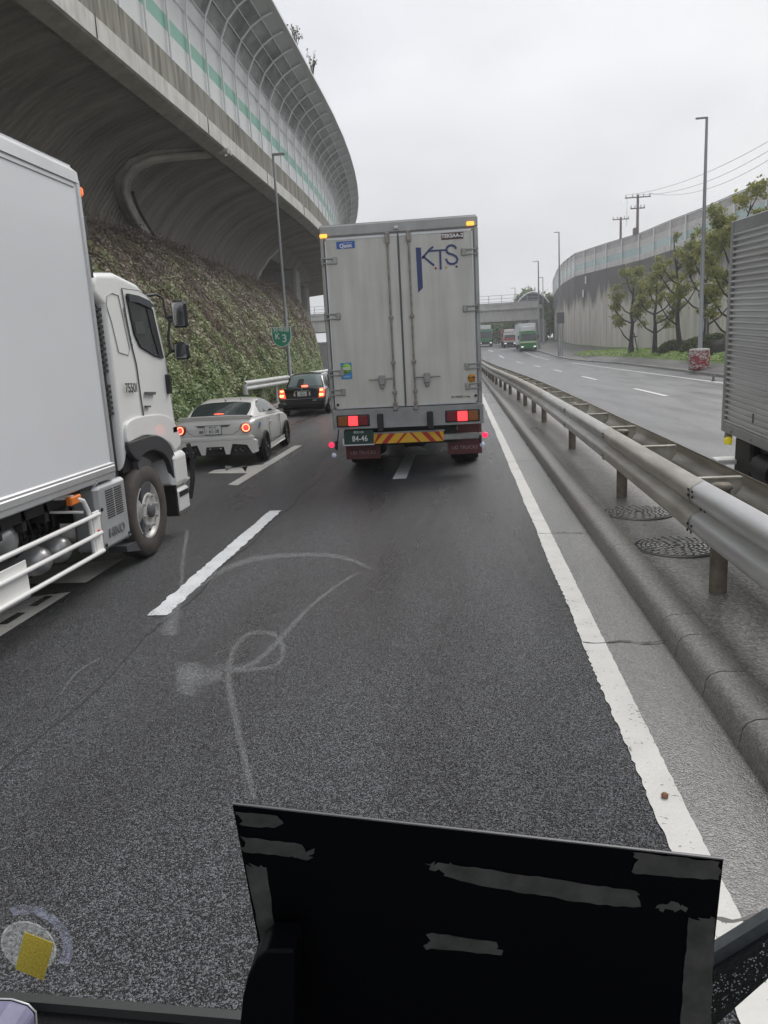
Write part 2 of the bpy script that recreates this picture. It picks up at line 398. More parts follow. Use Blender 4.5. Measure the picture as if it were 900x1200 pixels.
# ---- right verge: kerb, pavement, grass bank
def kx(y): return float(np.interp(y, [-10, 38, 46, 69, 102, 118, 145], [12.5, 12.6, 13.0, 13.7, 11.5, 10.0, 7.5]))
WALL = [(42, -20), (35, 25), (30, 50), (26.8, 66.7), (26.2, 71.7), (25.45, 77.3), (24.7, 84.2), (23.4, 91.3), (22.1, 100.7), (19.6, 108.3), (16.9, 118.4), (16.8, 130.4), (17.4, 143), (19.5, 168)]
def wx(y): return float(np.interp(y, [p[1] for p in WALL], [p[0] for p in WALL]))
rows = []; rows2 = []; rows3 = []; rowsr = []
for y in [-10, 10, 25, 38, 42, 46, 52, 58, 64, 69, 75, 82, 91, 100, 108, 113, 118, 124, 131, 140, 155]:
    k = kx(y); z = rise(y); rw = wx(y); q_ = float(np.interp(y, [85, 104], [1, .15]))
    wk = min(k+1.4, rw-.3) if y < 84 else float(np.interp(y, [84, 104], [k+1.4, rw-.5]))
    rows.append([(k+.2, y, .15+z), ((k+wk)/2, y, .15+.15*q_+z), (wk, y, .15+.31*q_+z)])
    rows2.append([(wk, y, .15+.31*q_+z), (min(wk+1.2, rw-.2), y, .15+.67*q_+z), (rw+.6, y, .15+.95*q_+z)])
    rows3.append([(k, y, -.05+z), (k, y, .13+z), (k+.03, y, .155+z), (k+.2, y, .155+z)])
    rowsr.append([(12.6+bend(y), y, -.001+z), (k+.02, y, -.001+z)])
tag(MB().grid(rows).build('pavement', M_walk), kind='structure')
tag(MB().grid(rows2).build('grass_bank', M_grass), kind='structure')
tag(MB().grid(rows3).build('right_kerb', M_kerb), kind='structure')
tag(MB().grid(rowsr).build('right_shoulder', M_road2), kind='structure')
gp = []
for _ in range(26000):
    y = random.uniform(36, 96); t = random.random(); k = kx(y)+1.6; rw = wx(y)
    x = k+t*min(rw-k, 6); z = .5+min(1, (x-k)/1.2)*.36+random.uniform(0, .12); gp.append((x, y, z))
M_gl = leaf_mat('grass_blade', [(.2, (.12, .20, .03)), (.75, (.34, .47, .09))], 2)
gr = leaves('grass', gp, .11, M_gl, kind='stuff', face=(0, -.3, .9)); tag(gr, 'short bright green grass on the bank below the trees', 'grass', kind='stuff')

# ------------------------------------------------------------------ elevated expressway on the left
def vb(y): return -.0021*max(0, y-46)**2
VY = [-8, 0, 6, 12, 18, 24, 30, 36, 42, 46, 50, 55, 60, 65, 70, 75, 80, 86, 92, 98, 105, 112]
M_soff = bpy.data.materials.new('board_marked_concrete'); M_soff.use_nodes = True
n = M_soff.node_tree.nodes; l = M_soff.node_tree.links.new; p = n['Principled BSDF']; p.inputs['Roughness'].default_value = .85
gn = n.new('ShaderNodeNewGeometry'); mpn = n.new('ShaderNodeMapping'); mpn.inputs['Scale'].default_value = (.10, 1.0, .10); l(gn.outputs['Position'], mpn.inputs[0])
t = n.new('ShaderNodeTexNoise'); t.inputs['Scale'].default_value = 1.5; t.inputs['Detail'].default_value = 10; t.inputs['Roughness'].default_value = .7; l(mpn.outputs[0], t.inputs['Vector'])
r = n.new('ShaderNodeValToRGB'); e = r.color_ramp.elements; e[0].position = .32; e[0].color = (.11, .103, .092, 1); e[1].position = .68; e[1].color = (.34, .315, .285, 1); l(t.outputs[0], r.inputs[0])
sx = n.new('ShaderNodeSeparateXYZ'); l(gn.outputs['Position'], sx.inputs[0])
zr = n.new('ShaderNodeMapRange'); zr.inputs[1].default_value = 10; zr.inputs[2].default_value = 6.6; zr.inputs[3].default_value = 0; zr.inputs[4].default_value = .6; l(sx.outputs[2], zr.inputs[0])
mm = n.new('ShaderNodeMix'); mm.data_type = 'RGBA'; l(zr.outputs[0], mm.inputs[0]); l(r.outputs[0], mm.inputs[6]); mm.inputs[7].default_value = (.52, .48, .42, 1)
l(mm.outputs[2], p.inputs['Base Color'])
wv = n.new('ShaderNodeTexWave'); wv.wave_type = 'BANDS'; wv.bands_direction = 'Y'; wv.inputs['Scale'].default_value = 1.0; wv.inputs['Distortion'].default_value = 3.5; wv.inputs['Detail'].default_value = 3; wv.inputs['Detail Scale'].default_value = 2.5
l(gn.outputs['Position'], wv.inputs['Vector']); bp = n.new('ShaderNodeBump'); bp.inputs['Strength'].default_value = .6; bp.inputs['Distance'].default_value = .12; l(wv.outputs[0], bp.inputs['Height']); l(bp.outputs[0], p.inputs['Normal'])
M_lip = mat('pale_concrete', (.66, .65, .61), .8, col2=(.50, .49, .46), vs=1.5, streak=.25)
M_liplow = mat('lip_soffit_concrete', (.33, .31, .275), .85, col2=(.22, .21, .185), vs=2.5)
M_weather = mat('weathered_concrete', (.36, .345, .30), .85, col2=(.15, .145, .115), vs=1.3, streak=.6, stretch=(2.5, 2.5, .3))
via = empty('viaduct', (-12, 30, 0), 'curving elevated concrete expressway with a tall bent noise barrier above the ivy bank', 'viaduct')
def vext(prof, ys=VY): return [[(x+vb(y), y, z) for x, z in prof] for y in ys]
sp_ = [(-9.5, 10.12), (-9.62, 10.13), (-9.66, 10.55), (-10.2, 10.48), (-11.2, 10.2), (-12.2, 9.75), (-13.1, 9.05), (-13.8, 8.2), (-14.3, 7.2), (-14.6, 6.2), (-14.8, 4.5), (-15, 0)]
W = 56
ys1 = [y for y in VY if y < W]+[W]
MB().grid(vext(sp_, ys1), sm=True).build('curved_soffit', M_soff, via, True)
# beyond the end wall the deck runs on columns
ys2 = [W]+[y for y in VY if y > W]
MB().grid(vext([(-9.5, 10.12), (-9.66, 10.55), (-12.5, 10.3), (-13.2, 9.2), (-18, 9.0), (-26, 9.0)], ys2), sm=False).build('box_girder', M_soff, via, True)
ew = MB(); e0 = W+.01
ew.prism([(x+vb(W), e0, z) for x, z in sp_[5:]]+[(-22, e0, 0), (-22, e0, 10)], (0, .6, 0))
ew.build('end_wall', M_lip, via, True)
for cy, cx in ((66, -14.2), (66, -20), (82, -16.5), (82, -22), (98, -20), (98, -26)):
    MB().cbox((cx-.9, cy-.9, 0), (cx+.9, cy+.9, 9.2), .15).build('column', mat('column_concrete', (.33, .32, .30), .8, var=.3, vs=.6, streak=.3), via, True)
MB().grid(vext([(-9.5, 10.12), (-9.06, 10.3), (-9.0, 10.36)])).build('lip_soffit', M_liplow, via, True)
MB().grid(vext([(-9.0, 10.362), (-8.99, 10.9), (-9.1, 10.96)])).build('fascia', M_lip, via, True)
MB().grid(vext([(-9.1, 10.962), (-9.1, 11.9), (-9.5, 11.9), (-9.5, 11.0)])).build('parapet', M_weather, via, True)
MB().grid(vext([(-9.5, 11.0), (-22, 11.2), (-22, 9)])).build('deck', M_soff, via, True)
jj = MB()
for y in range(3, 60, 9): MB().box((-8.985+vb(y)-.01, y, 10.37), (-8.975+vb(y), y+.03, 10.93)).build('joint', M_seam, via, True)
M_pan = mat('barrier_panel', (.66, .67, .67), .35, var=.12, vs=1.2)
M_gre = mat('green_band', (.20, .46, .36), .45, var=.1, vs=2)
M_stain = mat('stained_clear_panel', (.36, .37, .37), .3, col2=(.07, .07, .072), vs=.6, bump=.1, bs=3, stretch=(1, 1, 1.6))
M_ledge = mat('silver_trim', (.50, .51, .52), .35, .5)
M_rib = mat('white_steel', (.84, .85, .85), .4, var=.1)
bar = empty('noise_barrier', (-9.1, 30, 11.9), 'tall noise barrier with green stripe and outward bent top on the elevated expressway', 'noise barrier')
bp_ = [(-9.2, 11.9), (-9.2, 12.75), (-9.2, 13.25), (-9.2, 14.1), (-9.1, 14.7), (-8.8, 15.3), (-8.35, 15.75), (-7.85, 16.05), (-7.4, 16.22)]
def vr(prof, off=0): return vext([(x+off, z-off*.3) for x, z in prof])
MB().grid(vr(bp_[0:2])).build('lower_panel', M_pan, bar, True)
MB().grid(vr(bp_[1:3], .002)).build('stripe', M_gre, bar, True)
MB().grid(vr(bp_[2:4])).build('middle_panel', M_pan, bar, True)
MB().grid(vr(bp_[3:5]), sm=True).build('upper_panel', M_pan, bar, True)
MB().grid(vr(bp_[4:8]), sm=True).build('canopy_panel', M_stain, bar, True)
MB().grid(vext([(-7.85, 16.05), (-7.4, 16.22), (-7.1, 16.26), (-7.1, 16.36), (-7.9, 16.2)])).build('top_trim', M_ledge, bar, True)
for i, (x, z) in enumerate([bp_[0], bp_[3], bp_[4], bp_[5], bp_[6], bp_[7]]):
    yy = np.arange(-8, 112, 3.0)
    MB().tube([(x+.05+vb(y), y, z-.02) for y in yy], .022, 5).build('rail', M_rib, bar, True)
y = 1.0
while y < 110:
    MB().tube([(x+.09+vb(y), y, z-.03) for x, z in bp_], .045, 6).build('rib', M_rib, bar, True); y += 2.0 if y < 70 else 3.0
# pilaster-like raised band that rounds the corner of one soffit bay: follows the soffit surface
def soffx(z):
    q = sp_[3:]; return float(np.interp(z, [a[1] for a in q][::-1], [a[0] for a in q][::-1]))
def soff_hit(u, v):
    d = ray(u, v); best = None
    for t in np.linspace(15, 70, 900):
        X, Y, Z = d[0]*t, d[1]*t, CH+d[2]*t
        if Z > 0 and Z <= 10.5 and X < soffx(Z)+vb(Y): return (X, Y, Z)
        if Z > 10.5: return (X, Y, 10.45)
    return (X, Y, Z)
BAND = [(262, 171), (232, 176), (200, 178), (172, 182), (152, 191), (141, 204), (139, 220), (146, 239), (157, 258), (169, 276), (182, 296)]
hits = [soff_hit(*q) for q in BAND]
bm_ = MB(); bm_.tube([(x+.05, y, z-.04) for x, y, z in hits], [.3]*len(hits), 8)
bm_.tube([(x+.25, y-.25, z-.2) for x, y, z in hits], [.12]*len(hits), 6); bm_.tube([(x+.2, y+.3, z-.15) for x, y, z in hits], [.1]*len(hits), 6)
bm_.build('rounded_band', mat('band_concrete', (.52, .49, .44), .85, var=.4, vs=1.5), via, True)
dk = MB(); dk.tube([(x+.25, y+.75, z-.05) for x, y, z in hits[6:]], .07, 6); dk.build('drain_pipe', mat('dark_pipe', (.03, .03, .03), .5), via, True)
M_leaf2 = leaf_mat('weed_leaf', [(.2, (.05, .07, .03)), (.8, (.13, .16, .06))])
for (yy, hh, lab) in ((39.3, 1.0, 'small leafy weed sprouting from the barrier top, nearer of two'), (43.5, 1.25, 'taller leafy weed sprouting from the barrier top, farther of two')):
    rt = empty('weed', (-7.2+vb(yy), yy, 16.3), lab, 'plant', 'weeds on top of the noise barrier'); st = MB(); lp = []
    for k in range(7):
        a = Vector((random.uniform(-.3, .1), random.uniform(-.9, .9), 0)); pts = [a*.1, a*.5+Vector((0.1, 0, hh*.5)), a+Vector((.2, 0, hh*random.uniform(.6, 1)))]
        st.tube(pts, [.02, .015, .006], 5)
        for _ in range(11):
            q = pts[1].lerp(pts[2], random.random()); lp.append(tuple(q+Vector([random.uniform(-.1, .1) for _ in range(3)])))
    st.build('stem', mat('twig', (.07, .05, .04), .8), rt); leaves('foliage', lp, .075, M_leaf2, rt)

# ------------------------------------------------------------------ ivy bank
def toe(y): return -8.75-.0035*max(0, y-34)**2
def crest(y): return (-13.2-.002*max(0, y-46)**2, 6.9+.25*math.sin(y*.23)-.012*max(0, y-60)**2)
def slope_pt(y, t):
    x0 = toe(y); x1, z1 = crest(y); x1 = min(x1, x0-.6)
    bul = .35*math.sin(math.pi*t)
    return (x0+(x1-x0)*t+bul, y, .15+(z1-.15)*t**.92+.3*math.sin(math.pi*t))
bk = MB(); sy = list(np.arange(-4, 67, 1.5))
bk.grid([[slope_pt(y, t) for t in np.linspace(0, 1, 12)]+[(crest(y)[0]-3, y, crest(y)[1]-.2)] for y in sy])
bk.poly([slope_pt(sy[-1], t) for t in np.linspace(0, 1, 12)]+[(-22, sy[-1], 6), (-22, sy[-1], 0)])
tag(bk.build('embankment', mat('bank_soil', (.06, .05, .03), .9, col2=(.03, .04, .015), vs=2, bump=.8, bs=4)), kind='structure')
M_ivy = bpy.data.materials.new('ivy_leaf'); M_ivy.use_nodes = True; n = M_ivy.node_tree.nodes; l = M_ivy.node_tree.links.new; p = n['Principled BSDF']; p.inputs['Roughness'].default_value = .5
gn = n.new('ShaderNodeNewGeometry'); t = n.new('ShaderNodeTexNoise'); t.inputs['Scale'].default_value = .55; t.inputs['Detail'].default_value = 5; t.inputs['Roughness'].default_value = .6; l(gn.outputs['Position'], t.inputs['Vector'])
sx = n.new('ShaderNodeSeparateXYZ'); l(gn.outputs['Position'], sx.inputs[0])
a = n.new('ShaderNodeMath'); a.operation = 'MULTIPLY_ADD'; a.inputs[1].default_value = .066; l(sx.outputs[2], a.inputs[0]); l(t.outputs[0], a.inputs[2])
a2 = n.new('ShaderNodeMath'); a2.operation = 'MULTIPLY_ADD'; a2.inputs[1].default_value = .2; l(gn.outputs['Random Per Island'], a2.inputs[0]); l(a.outputs[0], a2.inputs[2])
r = n.new('ShaderNodeValToRGB'); e = r.color_ramp.elements
for i, (ps, c) in enumerate([(.0, (.06, .11, .025)), (.60, (.15, .235, .06)), (.80, (.24, .28, .10)), (.90, (.22, .195, .11)), (1.05, (.18, .135, .105))]):
    x = e[i] if i < 2 else e.new(min(1, ps/1.3)); x.position = min(1, ps/1.3); x.color = (*c, 1)
dv = n.new('ShaderNodeMath'); dv.operation = 'MULTIPLY'; dv.inputs[1].default_value = 1/1.3; l(a2.outputs[0], dv.inputs[0]); l(dv.outputs[0], r.inputs[0])
tr = n.new('ShaderNodeBsdfTranslucent'); ms = n.new('ShaderNodeMixShader'); ms.inputs[0].default_value = .2; l(r.outputs[0], p.inputs['Base Color']); l(r.outputs[0], tr.inputs[0]); l(p.outputs[0], ms.inputs[1]); l(tr.outputs[0], ms.inputs[2]); l(ms.outputs[0], n['Material Output'].inputs[0])
pts = []
for _ in range(230000):
    y = 11+55*random.random()**1.15; tt = random.random(); q = slope_pt(y, tt)
    lump = .16+.16*math.sin(y*1.9+tt*7)*math.sin(tt*13+y*.7)
    pts.append((q[0]+random.uniform(0, .3)+lump, y, q[2]+random.uniform(-.05, .3)+lump*.6))
for _ in range(5000):
    y = random.uniform(14, 66); q = crest(y); pts.append((q[0]-random.uniform(-.2, .8), y, q[1]+abs(random.gauss(0, .25))+.1))
iv = leaves('ivy', pts, .088, M_ivy, kind='stuff', face=(.62, -.25, .65), elong=1.35); tag(iv, 'green and brownish purple ivy covering the steep bank under the expressway', 'ivy', kind='stuff')
tw = MB()
for _ in range(420):
    y = random.uniform(14, 64); q = crest(y); o = Vector((q[0]+random.uniform(-.4, .3), y, q[1])); h = random.uniform(.3, .9) if random.random() < .85 else random.uniform(1, 1.8)
    d = Vector((random.uniform(-.3, .5), random.uniform(-.7, .7), 1)); tw.tube([o, o+d*h*.5, o+d*h+Vector((random.uniform(-.2, .2), random.uniform(-.3, .3), -.1))], [.014, .01, .004], 3)
for _ in range(900):
    y = random.uniform(12, 64); t0 = random.uniform(.3, .98); q = Vector(slope_pt(y, t0))+Vector((.35, 0, .25)); dy = random.uniform(-1, 1)
    tw.tube([q, Vector(slope_pt(y+dy*.5, t0-.08))+Vector((.5, 0, .35)), Vector(slope_pt(y+dy, max(0, t0-.18)))+Vector((.35, 0, .2))], .012, 3)
o = tw.build('undergrowth', mat('vine_stem', (.20, .14, .115), .8)); tag(o, 'bare brown vine stems and twigs tangled over the steep ivy bank', 'vines', kind='stuff')

# ------------------------------------------------------------------ retaining wall on the right with its noise barrier
M_wall = bpy.data.materials.new('stained_wall'); M_wall.use_nodes = True; n = M_wall.node_tree.nodes; l = M_wall.node_tree.links.new; p = n['Principled BSDF']; p.inputs['Roughness'].default_value = .8
gn = n.new('ShaderNodeNewGeometry'); sx = n.new('ShaderNodeSeparateXYZ'); l(gn.outputs['Position'], sx.inputs[0])
mpn = n.new('ShaderNodeMapping'); mpn.inputs['Scale'].default_value = (1, 1, .12); l(gn.outputs['Position'], mpn.inputs[0])
t = n.new('ShaderNodeTexNoise'); t.inputs['Scale'].default_value = .7; t.inputs['Detail'].default_value = 6; t.inputs['Roughness'].default_value = .65; l(mpn.outputs[0], t.inputs['Vector'])
tf = n.new('ShaderNodeTexNoise'); tf.inputs['Scale'].default_value = .12; tf.inputs['Detail'].default_value = 3; l(mpn.outputs[0], tf.inputs['Vector'])
a = n.new('ShaderNodeMath'); a.operation = 'MULTIPLY_ADD'; a.inputs[1].default_value = 8; l(t.outputs[0], a.inputs[0]); l(sx.outputs[2], a.inputs[2])
a2 = n.new('ShaderNodeMath'); a2.operation = 'MULTIPLY_ADD'; a2.inputs[1].default_value = 7; l(tf.outputs[0], a2.inputs[0]); l(a.outputs[0], a2.inputs[2])
r = n.new('ShaderNodeMapRange'); r.inputs[1].default_value = 14.4; r.inputs[2].default_value = 15.9; l(a2.outputs[0], r.inputs[0])
t3 = n.new('ShaderNodeTexNoise'); t3.inputs['Scale'].default_value = 1.4; t3.inputs['Detail'].default_value = 8; l(mpn.outputs[0], t3.inputs['Vector'])
r3 = n.new('ShaderNodeValToRGB'); e = r3.color_ramp.elements; e[0].position = .3; e[0].color = (.46, .43, .37, 1); e[1].position = .7; e[1].color = (.66, .625, .55, 1); l(t3.outputs[0], r3.inputs[0])
mm = n.new('ShaderNodeMix'); mm.data_type = 'RGBA'; l(r.outputs[0], mm.inputs[0]); l(r3.outputs[0], mm.inputs[6]); mm.inputs[7].default_value = (.15, .143, .135, 1); l(mm.outputs[2], p.inputs['Base Color'])
wl = empty('retaining_wall', (23, 91, 0), 'high concrete retaining wall with dark water stains running down behind the trees', 'wall')
wb = MB(); H0 = 11.35
wb.grid([[(x, y, 0), (x, y, H0)] for x, y in WALL]); wb.grid([[(x, y, H0), (x+2, y, H0)] for x, y in WALL])
wb.build('wall_face', M_wall, wl, True)
pj = MB()
for i in range(len(WALL)-1):
    (xa, ya), (xb, yb) = WALL[i], WALL[i+1]; ln = math.hypot(xb-xa, yb-ya); k = max(1, int(ln/5))
    for q in range(k):
        f = q/k; x, y = xa+(xb-xa)*f, ya+(yb-ya)*f; pj.box((x-.02, y-.03, 0), (x-.006, y+.03, H0-.01))
pj.build('joint', M_seam, wl, True)
for (u, v) in ((687, 328), (684, 344)):
    d = ray(u, v); t = 1
    for t in np.linspace(60, 140, 1600):
        if d[0]*t > wx(d[1]*t): break
    x, y, z = d[0]*t, d[1]*t, CH+d[2]*t
    MB().box((x-.12, y-.45, z-.5), (x-.04, y+.45, z+.5)).build('notice_board', mat('white_board', (.75, .76, .77), .5), wl, True)
M_alu = mat('weathered_barrier_panel', (.52, .49, .47), .5, col2=(.33, .31, .30), vs=.8, stretch=(1, 1, 2))
M_alu2 = mat('pale_barrier_panel', (.66, .63, .60), .5, col2=(.50, .48, .45), vs=1.2)
M_aqua = mat('aqua_clear_panel', (.42, .55, .53), .2, var=.15, vs=1)
nb = empty('noise_barrier', (20, 91, H0), 'grey noise barrier with pale aqua strip along the top of the right retaining wall', 'noise barrier')
def wgrid(z0, z1, off): return MB().grid([[(x+off, y, z0), (x+off, y, z1)] for x, y in WALL])
wgrid(H0, H0+.7, .0).build('kerb_beam', M_alu2, nb, True)
wgrid(H0+.7, H0+1.55, .05).build('clear_panel', M_aqua, nb, True)
wgrid(H0+1.55, H0+2.3, .04).build('middle_panel', M_alu2, nb, True)
wgrid(H0+2.3, H0+3.1, .05).build('upper_panel', M_alu, nb, True)
MB().grid([[(x-.05, y, H0+3.1), (x-.05, y, H0+3.2), (x+.2, y, H0+3.2)] for x, y in WALL]).build('cap_rail', mat('dark_cap', (.2, .19, .185), .6), nb, True)
for i in range(len(WALL)-1):
    (xa, ya), (xb, yb) = WALL[i], WALL[i+1]; ln = math.hypot(xb-xa, yb-ya); k = max(1, round(ln/4))
    for q in range(k):
        f = q/k; x, y = xa+(xb-xa)*f, ya+(yb-ya)*f
        MB().box((x-.13, y-.09, H0), (x-.02, y+.09, H0+3.12)).build('post', M_rib, nb, True)
b = MB(); b.grid([[(x+2, y, H0-.2), (x+20, y, H0), (x+45, y, H0)] for x, y in WALL+[(19.6, 260)]])
b.grid([[(19.5, 168, 0), (19.5, 168, H0)], [(60, 171, 0), (60, 171, H0)]])
tag(b.build('upper_terrace', M_soil), kind='structure')

# ------------------------------------------------------------------ overpass beyond
OY = 140
M_deck = mat('overpass_concrete', (.62, .61, .58), .8, col2=(.48, .47, .44), vs=.6, streak=.25)
br = empty('overpass', (0, OY, 0), 'concrete road overpass with mesh railing crossing beyond the trucks', 'overpass')
zb0, zb1 = gy(600, 376, OY)[2], gy(600, 360, OY)[2]
b = MB(); b.box((-30, OY, zb0), (13.8, OY+8, zb1)); b.box((-30, OY-.5, zb1-.35), (14.3, OY+8.5, zb1+.12)); b.build('deck', M_deck, br, True)
b = MB()
for x in np.arange(-30, 14, 2.2): b.box((x, OY-.42, zb1+.12), (x+.09, OY-.33, zb1+2.1))
for z in (.5, 1.0, 1.5, 2.05): b.box((-30, OY-.41, zb1+z), (13.8, OY-.35, zb1+z+.06))
b.build('railing', mat('grey_rail', (.42, .43, .43), .5), br, True)
MB().box((-30, OY-.30, zb1+.12), (13.8, OY-.2, zb1+.85)).build('parapet', M_deck, br, True)
b = MB(); b.box((12.1, OY-1, 0), (14.9, OY+9, zb0)); b.build('abutment', mat('abutment_concrete', (.30, .29, .27), .8, var=.3, vs=.6), br, True)
for x in (-9.5, 2.0): MB().box((x, OY+2, 0), (x+1, OY+6, zb0)).build('pier', M_deck, br, True)
# house whose curved roof shows over the overpass
hs = empty('house', (9.5, 160, 4), 'low building with a curved pale edged roof showing above the overpass railing', 'building')
b = MB(); hz = gy(610, 368, 160)[2]; x0, x1 = gy(605, 360, 160)[0], gy(643, 360, 160)[0]
b.box((x0+.4, 160, 2), (x1-.4, 168, hz)); b.build('wall', mat('house_wall', (.22, .21, .2), .8, var=.2), hs, True)
arc = [(x0+(x1-x0)*t, gy(605, 357, 160)[2]+2.2*math.sin(math.pi*min(1, t*1.0))**.8) for t in np.linspace(0, 1, 13)]
b = MB(); b.prism([(x, 159.4, z) for x, z in arc], (0, 9, 0)); b.build('roof', mat('dark_roof', (.07, .072, .075), .6), hs, True)
b = MB(); b.tube([(x, 159.3, z) for x, z in arc], .16, 6); b.build('gutter', M_rib, hs, True)
# pale building far along the road
fb = empty('building', (5, 200, 3), 'pale boxy building beyond the overpass on the left of the road', 'building')
a0 = gy(566, 389, 200); a1 = gy(585, 377, 200)
MB().box((a0[0]-6, 200, a0[2]-8), (a1[0], 210, a1[2]+3)).build('wall', mat('pale_wall', (.6, .6, .58), .8, var=.1), fb, True)
b = MB()
for k in range(5): b.box((a0[0]-5+k*2, 199.9, a0[2]-2), (a0[0]-4+k*2, 199.98, a0[2]-.8))
b.build('window', mat('dark_window', (.05, .06, .07), .15), fb, True)

# ------------------------------------------------------------------ trees
M_bark = mat('wet_bark', (.075, .062, .052), .75, col2=(.03, .026, .023), vs=6, bump=.7, bs=14)
M_tl = leaf_mat('spring_leaf', [(.15, (.11, .14, .03)), (.5, (.28, .30, .075)), (.85, (.42, .37, .12))], .8, trans=.35)
M_tl2 = leaf_mat('dark_tree_leaf', [(.2, (.045, .07, .02)), (.8, (.13, .17, .05))], .5)
def street_tree(X, Y, z0, z1, seed, label, clumps, lean=0, bare=False, leaf=.14):
    rs = random.Random(seed); h = z1-z0
    rt = empty('street_tree', (X, Y, z0), label, 'tree', 'pruned trees on the grass bank')
    tr = [Vector((0, 0, -.3))]
    for k in range(1, 8):
        f = k/7; tr.append(Vector((lean*f+rs.uniform(-.1, .1)*h*.1, rs.uniform(-.15, .15), h*.80*f)))
    b = MB(); b.tube(tr, [.24-.19*(k/7)**.8 for k in range(8)], 9)
    lp = []
    for (dx, hf, r, cnt) in clumps:
        base = tr[0].lerp(tr[-1], max(.25, min(.97, hf-.12))); i = min(6, int(max(.2, min(.97, (hf-.14)/.8))*7)); base = tr[i].copy()
        tip = Vector((dx, rs.uniform(-.8, .8), h*hf)); mid = base.lerp(tip, .5)+Vector((0, 0, -.1*h*.3))
        b.tube([base, mid, tip], [.08, .06, .03], 6)
        for q in range(5):
            e = tip+Vector([rs.gauss(0, r*.55) for _ in range(3)])+Vector((0, 0, r*.25)); b.tube([mid.lerp(tip, .7), e], [.028, .01], 4)
            for _ in range(int(cnt*1.7)//5):
                v = Vector([rs.gauss(0, r*.33) for _ in range(3)]); v.z *= .75; lp.append(tuple(e+v))
    b.build('trunk', M_bark, rt)
    leaves('crown', lp, leaf, M_tl, rt)
    return rt
t1 = street_tree(15.9, 75, .85, gy(740, 314, 75)[2], 3, 'leafy street tree with forked prop at its foot at the left end of the row', 
    [(-1.3, .35, .7, 300), (1.0, .5, .7, 260), (-1.2, .6, .8, 340), (.5, .75, .9, 400), (-.6, .86, .8, 360), (.3, .97, .6, 260), (1.3, .7, .6, 220), (-1.7, .5, .5, 200)])
street_tree(16.3, 68, .85, gy(764, 315, 68)[2], 5, 'thick dark trunked street tree standing second in the row, crown hugging its trunk',
    [(-1.4, .42, .6, 260), (1.2, .4, .6, 240), (-1.1, .6, .7, 300), (1.3, .62, .6, 260), (-.6, .78, .8, 340), (.8, .85, .7, 300), (0, .97, .6, 260), (1.5, .5, .4, 160)])
street_tree(16.7, 62, .85, gy(789, 272, 62)[2], 9, 'tall sparse street tree with bare crooked upper branches and few leaf tufts',
    [(-1.5, .42, .35, 70), (-1.7, .66, .45, 160), (-1.3, .73, .5, 180), (.9, .78, .4, 70), (1.2, .55, .3, 40), (-.8, .95, .3, 50), (.7, .96, .3, 40), (-1.1, .5, .3, 60), (.9, .88, .4, 60)], lean=-.3)
street_tree(17.1, 57, .85, gy(812, 272, 57)[2], 12, 'street tree with broad yellow green tufts right behind the nearest lamp post',
    [(-1.9, .5, .6, 240), (-1.2, .82, .7, 360), (.9, .85, .7, 320), (0, .96, .7, 340), (1.5, .6, .6, 240), (-1.1, .68, .5, 200), (1.6, .42, .5, 200), (.6, .72, .5, 160)])
street_tree(16.2, 49, .85, gy(860, 238, 49)[2], 15, 'largest street tree rising behind the corrugated truck with clumped pruned branches',
    [(-1.3, .55, .6, 260), (-1.2, .4, .6, 260), (-1.0, .75, .6, 280), (-.9, .9, .7, 380), (.6, .97, .7, 360), (.2, .84, .5, 220), (1.4, .8, .6, 260), (-1.4, .28, .5, 180), (.9, .66, .6, 240), (-1.5, .66, .4, 160), (1.5, .93, .5, 220)])
sup = MB()
for dx in (-.45, .45): sup.cyl((15.9+dx, 74.5, .85), (15.9+dx*.3, 74.8, 2.6), .045, n=6)
sup.box((15.6, 74.5, 2.2), (16.25, 74.65, 2.3))
o = sup.build('tree_prop', M_bark, t1, True)
def bush(x, y, z, rx, rz, label):
    rt = empty('shrub', (x, y, z), label, 'shrub', 'clipped shrubs on the grass bank'); lp = []
    for _ in range(2600):
        v = Vector([random.gauss(0, 1) for _ in range(3)]).normalized()*random.uniform(.72, 1.02); lp.append((v.x*rx, v.y*.9, abs(v.z)*rz+.05))
    leaves('foliage', lp, .10, M_tl2, rt)
    st = MB(); st.lathe((0, 0, 0), (0, 0, 1), [(rx*.6, 0), (rx*.62, rz*.4), (rx*.4, rz*.7), (0, rz*.75)], 10); st.build('stem', M_bark, rt)
bush(17.0, 64, .8, 1.5, 1.0, 'low rounded dark green shrub between the second and third tree')
bush(17.3, 59, .85, 1.4, 1.1, 'rounded dark shrub beside the tall sparse tree')
bush(16.2, 52, .8, 1.7, 1.3, 'biggest dark shrub behind the lamp post by the corrugated truck')
M_fl = leaf_mat('far_leaf', [(.2, (.08, .13, .035)), (.8, (.22, .30, .08))], .5)
def far_tree(X, Y, z0, z1, r, label, n=2200, m=None, s=.4):
    rt = empty('tree', (X, Y, z0), label, 'tree', 'trees beyond the overpass'); h = z1-z0
    b = MB(); b.tube([(0, 0, -1), (.1, 0, h*.4), (0, .1, h*.85)], [.25, .18, .05], 6); b.build('trunk', M_bark, rt); lp = []
    cl = [(Vector((random.uniform(-r, r)*.7, random.uniform(-r, r)*.7, h*random.uniform(.35, .95))), r*random.uniform(.3, .5)) for _ in range(12)]
    for _ in range(n):
        c, q = random.choice(cl); v = Vector([random.gauss(0, .5) for _ in range(3)])*q; lp.append(tuple(c+v))
    leaves('crown', lp, s, m or M_tl2, rt)
